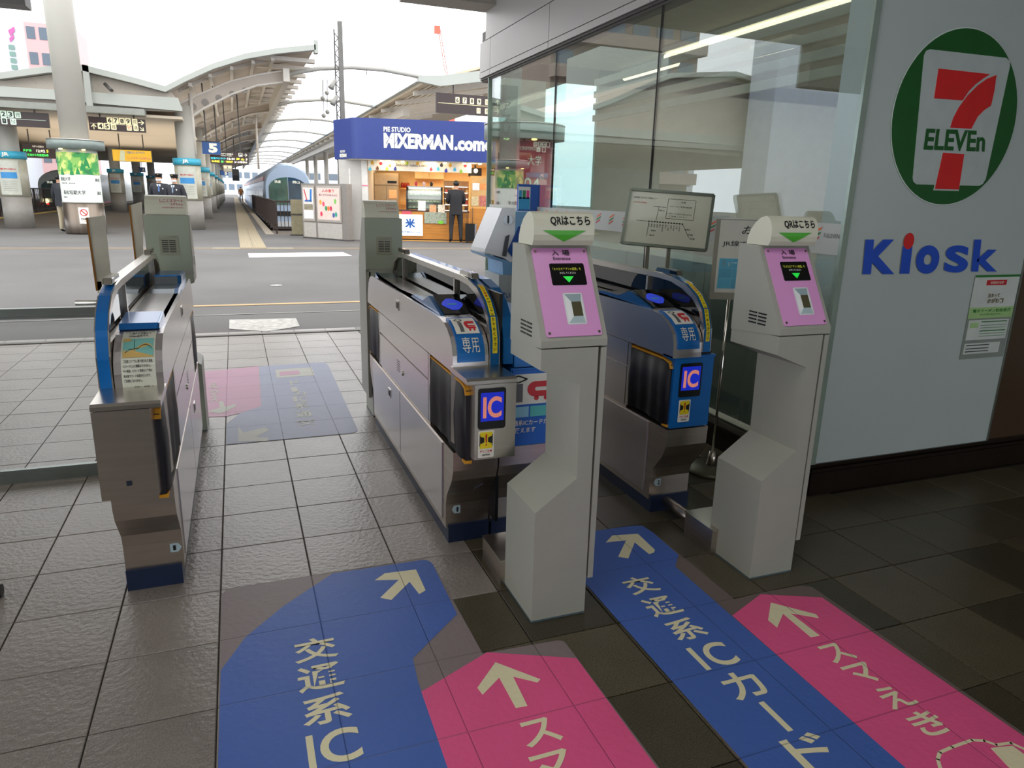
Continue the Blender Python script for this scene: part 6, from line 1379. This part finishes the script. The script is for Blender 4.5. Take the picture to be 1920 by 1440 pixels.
    if cap:
        m = M(); m.lathe([(.050 * H, .928 * H), (.052 * H, .950 * H), (.062 * H, .962 * H), (.058 * H, .973 * H), (.01 * H, .978 * H)], n=20); m.build('uniform_cap', mat('cap_black', '14151A', .5), t)
        m = M(); m.ext([(.05 * H * math.sin(a), -.05 * H * math.cos(a) * 1.5 - .005 * H, .932 * H) for a in [q * .25 - 1.25 for q in range(11)]], (0, 0, .004 * H)); m.build('cap_visor', BLACK, t)
        m = M(); m.ball((0, -.056 * H, .955 * H), .008 * H, (1, .4, 1), 8); m.build('cap_badge', mat('gold', 'D8B04A', .3, .6), t)
    if tie:
        m = M(); m.ext([(-.028 * H, -.058 * H, .815 * H), (.028 * H, -.058 * H, .815 * H), (0, -.074 * H, .70 * H)], (0, -.003 * H, 0)); m.build('shirt_front', WHITE, t)
        m = M(); m.ext([(-.008 * H, -.066 * H, .812 * H), (.008 * H, -.066 * H, .812 * H), (.012 * H, -.078 * H, .72 * H), (0, -.08 * H, .70 * H), (-.012 * H, -.078 * H, .72 * H)], (0, -.003 * H, 0)); m.build('necktie', tie, t)
        m = M(); m.ball((.05 * H, -.062 * H, .75 * H), .012 * H, (1, .4, 1), 8); m.build('white_rosette', WHITE, t)
    return t
SUITK = mat('dark_suit', '17171C', .7, vary=.1); NAVYS = mat('navy_uniform', '12151F', .65, vary=.08); HAIRB = mat('black_hair', '0E0C0C', .5)
person('customer in a dark suit seen from behind at the pie shop counter', (6.13, 16.38, 0), 1.80, math.radians(172), SUITK, mat('dark_trousers', '1E1D20', .7), BLACK, HAIRB, 'reach', wide=1.35)
person('left uniformed officer in black peaked cap and mask, blue tie', (ony(298, 340, 17.2).x, 17.2, 0), 1.73, math.radians(-4), NAVYS, NAVYS, BLACK, HAIRB, cap=True, mask=True, tie=mat('tie_blue', '4A6A9C', .5))
person('right uniformed officer in black peaked cap, turned to the left, beside a column', (ony(327, 340, 16.5).x, 16.5, 0), 1.71, math.radians(-24), NAVYS, NAVYS, BLACK, HAIRB, cap=True, mask=True, tie=mat('tie_grey', '6A7A90', .5))
person('person in dark jacket and beige trousers half behind the round pillar', (-4.50, 20.35, 0), 1.66, math.radians(150), mat('padded_jacket', '1C2028', .6, bump=.4, bscale=20), mat('beige_trousers', 'B0A48C', .8), BLACK, HAIRB)
person('distant walker in orange top and dark jeans on platform 5', (.95, 84, 0), 1.72, math.radians(170), mat('orange_top', 'A8703A', .7), mat('jeans', '2E4A66', .7), BLACK, HAIRB, 'walk')
sc = thing('suitcase', 'black and silver cabin suitcase standing beside the customer', 'suitcase', (6.56, 16.33, 0), rz=ang)
m = M(); m.box(-.15, .12, -.12, .12, .05, .55); m.build('shell', BLACK, sc, bevel=.03)
m = M(); m.box(.08, .17, -.11, .11, .12, .54); m.build('silver_pocket', mat('case_silver', '8E9298', .35, .5), sc, bevel=.02)
m = M(); m.tube([(-.1, .1, .5), (-.1, .1, 1.0), (.06, .1, 1.0), (.06, .1, .5)], .009, 8); m.build('handle', DARKM, sc)
for x, y in ((-.12, -.1), (.1, -.1), (-.12, .1), (.1, .1)): m = M(); m.tube([(x - .015, y, .028), (x + .015, y, .028)], .028, 12); m.build('wheel', BLACK, sc)

# ================================================================== TRAINS
def train(name, label, x0, x1, Y, zf, zt, length, body, px_face=None, green=False):
    t = thing(name, label, 'train', ((x0 + x1) / 2, Y, -1.0)); W_ = x1 - x0; h = W_ / 2; z0 = zf + 1.0; z1 = zt + 1.0
    sec = lambda s_, zz: [(-h * s_, z0), (-h * s_, z0 + (z1 - z0) * .62 * zz)] + [(-h * s_ * math.cos(a), z0 + (z1 - z0) * zz * (.62 + .38 * math.sin(a))) for a in [q * math.pi / 14 for q in range(1, 14)]] + [(h * s_, z0 + (z1 - z0) * .62 * zz), (h * s_, z0)]
    m = M(); prev = None
    for y, s_, zz in ((0, .92, .95), (.25, .97, .98), (.8, 1, 1), (length, 1, 1)):
        r = [m.bm.verts.new((p[0], y, p[1])) for p in sec(s_, zz)]
        if prev:
            for k in range(len(r)): f = m.bm.faces.new([prev[k], prev[(k + 1) % len(r)], r[(k + 1) % len(r)], r[k]]); f.smooth = True
        else: m.bm.faces.new(r[::-1])
        prev = r
    m.bm.faces.new(prev); bd = m.build('car_body', body, t)
    # windscreen
    gz = lambda a: z0 + (z1 - z0) * a
    for sd, mt in ((-1, mat('windscreen_dark', '4A6A5E', .06, vary=.5, scale=1.2, coat=1)), (1, mat('windscreen_blue', '2E5068', .06, vary=.4, scale=1.2, coat=1))):
        pts = [(sd * .02, gz(.30)), (sd * h * .80, gz(.30)), (sd * h * .80, gz(.58))] + [(sd * h * .80 * math.cos(a), gz(.58 + .18 * math.sin(a))) for a in [q * math.pi / 16 for q in range(1, 8)]] + [(sd * .02, gz(.76))]
        m = M(); m.py(pts, -.03, -.005); ws_ = m.build('windscreen', mt, t)
    text('lettering', '快速', rect_fn((-h * .55, -.04, gz(.66)), (.35, 0, 0), (0, 0, .16)), G2, ws_); text('lettering', '岡山', rect_fn((h * .2, -.04, gz(.66)), (.4, 0, 0), (0, 0, .16)), G2, ws_)
    m = M(); m.box(-h * .8, h * .8, -.08, .02, gz(.12), gz(.2)); m.build('lamp_bar', BLACK, t)
    for s_ in (-1, 1):
        m = M(); m.ball((s_ * h * .6, -.09, gz(.16)), .09, (1, .4, .8), 10); m.build('tail_lamp', mat('tail_red', 'FF2A20', .4, emit=3), t)
    m = M(); m.box(-h * .85, h * .85, -.02, .6, .15, z0 + .02); m.build('underframe', mat('underframe', '1C1C20', .6), t)
    # side windows and doors on the platform side
    k = 0; y = 2.0
    while y < min(length, 60):
        m = M(); m.box(-h - .012, -h + .01, y, y + 1.2, gz(.34), gz(.58)); m.build('side_window', mat('side_window', '2A2E34', .1), t)
        if k % 4 == 3: m = M(); m.box(-h - .015, -h + .01, y + 1.5, y + 2.3, z0 + .05, gz(.60)); m.build('side_door', mat('door_silver', 'B8BCC0', .3, .5), t); y += 1.1
        k += 1; y += 1.7
    return t
trn = train('train', 'silver-blue rounded train standing at platform 5 with dark windscreen', 1.85, 4.62, 42, -.55, 2.98, 80, mat('train_silver_blue', 'B4C8E0', .35, .2, vary=.03))
m = M(); m.box(-1.40, -1.385, .5, 80, 2.9, 3.15); m.build('red_stripe', mat('stripe_salmon', 'D89080', .4), trn)
m = M(); m.box(-1.1, 1.1, -.06, .1, .25, .55); m.build('snow_plough', mat('skirt_white', 'D8DCE0', .4), trn)
t4 = train('train', 'white commuter train with green band standing at platform 4 behind the left columns', -12.3, -9.4, 54, -.4, 2.35, 40, mat('train_white', 'DDE2DC', .4))
m = M(); m.box(-1.46, 1.46, -.05, 20, 1.0, 1.15); m.build('red_band', RED, t4)
for s_ in (-1, 1): m = M(); m.ball((s_ * .95, -.1, 1.25), .16, (1, .4, 1), 10); m.build('head_lamp', mat('head_lamp', 'FFE8B0', .4, emit=6), t4)

# ================================================================== FAR SURROUNDINGS
lf = thing('platform_fence', 'dark railing along the far left platform edge', 'fence', (-9.0, 26, 0))
for k in range(14): m = M(); m.box(-.03, .03, k * 2 - .03, k * 2 + .03, 0, 1.15); m.build('post', IR, lf)
for z in (.1, 1.1): m = M(); m.box(-.02, .02, 0, 26, z, z + .05); m.build('rail', IR, lf)
bm0 = M(); bm0.box(-.012, .012, -.012, .012, .12, 1.1); o0 = bm0.build('picket', IR, lf); o0.location = (0, .2, 0)
for k in range(1, 120): o = o0.copy(); COL.objects.link(o); o.parent = lf; o.location = (0, .2 + .21 * k, 0)
m = M(); m.box(-8.7, -8.4, 22, 100, 0, .004); tag(m.build('edge_line', mat('tactile_yellow', 'D8C070', .7)), 'yellow tactile line beside the far left railing', 'floor marking')
def facade(name, label, x0, x1, Y, z1, depth, wallm, floors, cols, balcony=False, rz=0, fac=1):
    t = thing(name, label, 'building', ((x0 + x1) / 2, Y, 0), rz=rz); W_ = x1 - x0
    m = M(); m.box(-W_ / 2, W_ / 2, 0, depth, 0, z1); m.build('walls', wallm, t)
    fh = z1 / max(floors, 1); cw = W_ / max(cols, 1); wm = mat('far_window', '6A7682', .15)
    if cols:
        wn0 = None
        for i in range(floors):
            for j in range(cols):
                x, z = -W_ / 2 + cw * (j + .5), fh * (i + .35)
                if wn0 is None: q = M(); q.box(-cw * .34, cw * .34, -.06, .02, 0, fh * .48); wn0 = q.build('window', wm, t); o = wn0
                else: o = wn0.copy(); COL.objects.link(o); o.parent = t
                o.location = (x, 0, z)
            if balcony:
                if i == 0: q = M(); q.box(-W_ / 2 - .2, W_ / 2 + .2, -1.3, 0, 0, fh * .36); bb0 = q.build('balcony', mat('balcony_beige', '9A8C84', .7), t); o = bb0
                else: o = bb0.copy(); COL.objects.link(o); o.parent = t
                o.location = (0, 0, fh * i)
    return t
bw = facade('office_building', 'white blank-walled building with pink logo at the top left', -36, -25.0, 120, 23.3, 14, mat('far_white', 'D8E0E8', .6), 0, 0)
m = M(); m.ext([(3.3, -.1, 21.6), (4.1, -.1, 22.2), (4.1, -.1, 21.6), (3.5, -.1, 20.9)], (0, -.05, 0)); m.ext([(3.3, -.1, 20.6), (3.9, -.1, 21.2), (3.9, -.1, 20.7), (3.4, -.1, 20.1)], (0, -.05, 0)); m.build('pink_logo', mat('logo_pink', 'C060A0', .5), bw)
for k in range(7):
    m = M(); m.box(3.1, 3.8, -.15, -.1, 19.2 - k * .85, 19.8 - k * .85); m.build('sign_letter', mat('far_green_letter', '7A9A90', .6), bw)
facade('office_building', 'pink tiled building just left of the tall pillar top', -24.9, -19, 118, 22.6, 10, mat('far_pink', 'CDA8A8', .7), 7, 4)
facade('office_building', 'low pale building behind the trains at the far left', -60, -30, 90, 8, 10, mat('far_grey', 'B8BCC0', .7), 3, 10)
facade('office_building', 'white low building far beyond the right canopy columns', 12, 60, 172, 6, 10, mat('far_white', 'D8E0E8'), 2, 12)
hz = facade('office_building', 'pale building closing the far end of the platforms', -8, 10, 230, 7, 10, mat('far_grey', 'B8BCC0'), 2, 8)
crn = thing('tower_crane', 'distant red lattice crane jib above the pie shop roof', 'crane', (44.3, 150, 0))
CR_ = mat('crane_red', 'D8604A', .6)
m = M(); a = Vector((0, 0, 20)); b = Vector((-2.7, 0, 34.6)); m.bar(a, b, .12); m.bar(a + Vector((.5, 0, .1)), b + Vector((.4, 0, .1)), .12); m.build('jib_chords', CR_, crn)
for k in range(14):
    p = a.lerp(b, k / 14); q = a.lerp(b, (k + 1) / 14); m = M(); m.bar(p, q + Vector((.45, 0, .1)), .07); m.build('lacing_bar', CR_, crn)
m = M(); m.box(-.3, .9, -.5, .5, 0, 20.2); m.box(-3.4, -2.3, -.4, .4, 33.4, 34.8); m.build('mast', CR_, crn)
# buildings left of the frame that the shop glass mirrors
facade('apartment_tower', 'tall beige apartment tower with long balconies mirrored in the shop glass', -38.5, -22.8, 60, 33, 12, mat('tower_beige', '8E7F76', .7), 11, 6, balcony=True)
facade('billboard_building', 'blank white box building in front of the apartment tower', -22.6, -17.5, 40, 10.8, 5, mat('blank_white', 'A9B0AC', .6), 0, 0)
facade('billboard_building', 'second blank white box building left of the concourse', -20.6, -14.5, 19.5, 7.6, 1.5, mat('blank_white2', 'C4CCD8', .6), 0, 0)
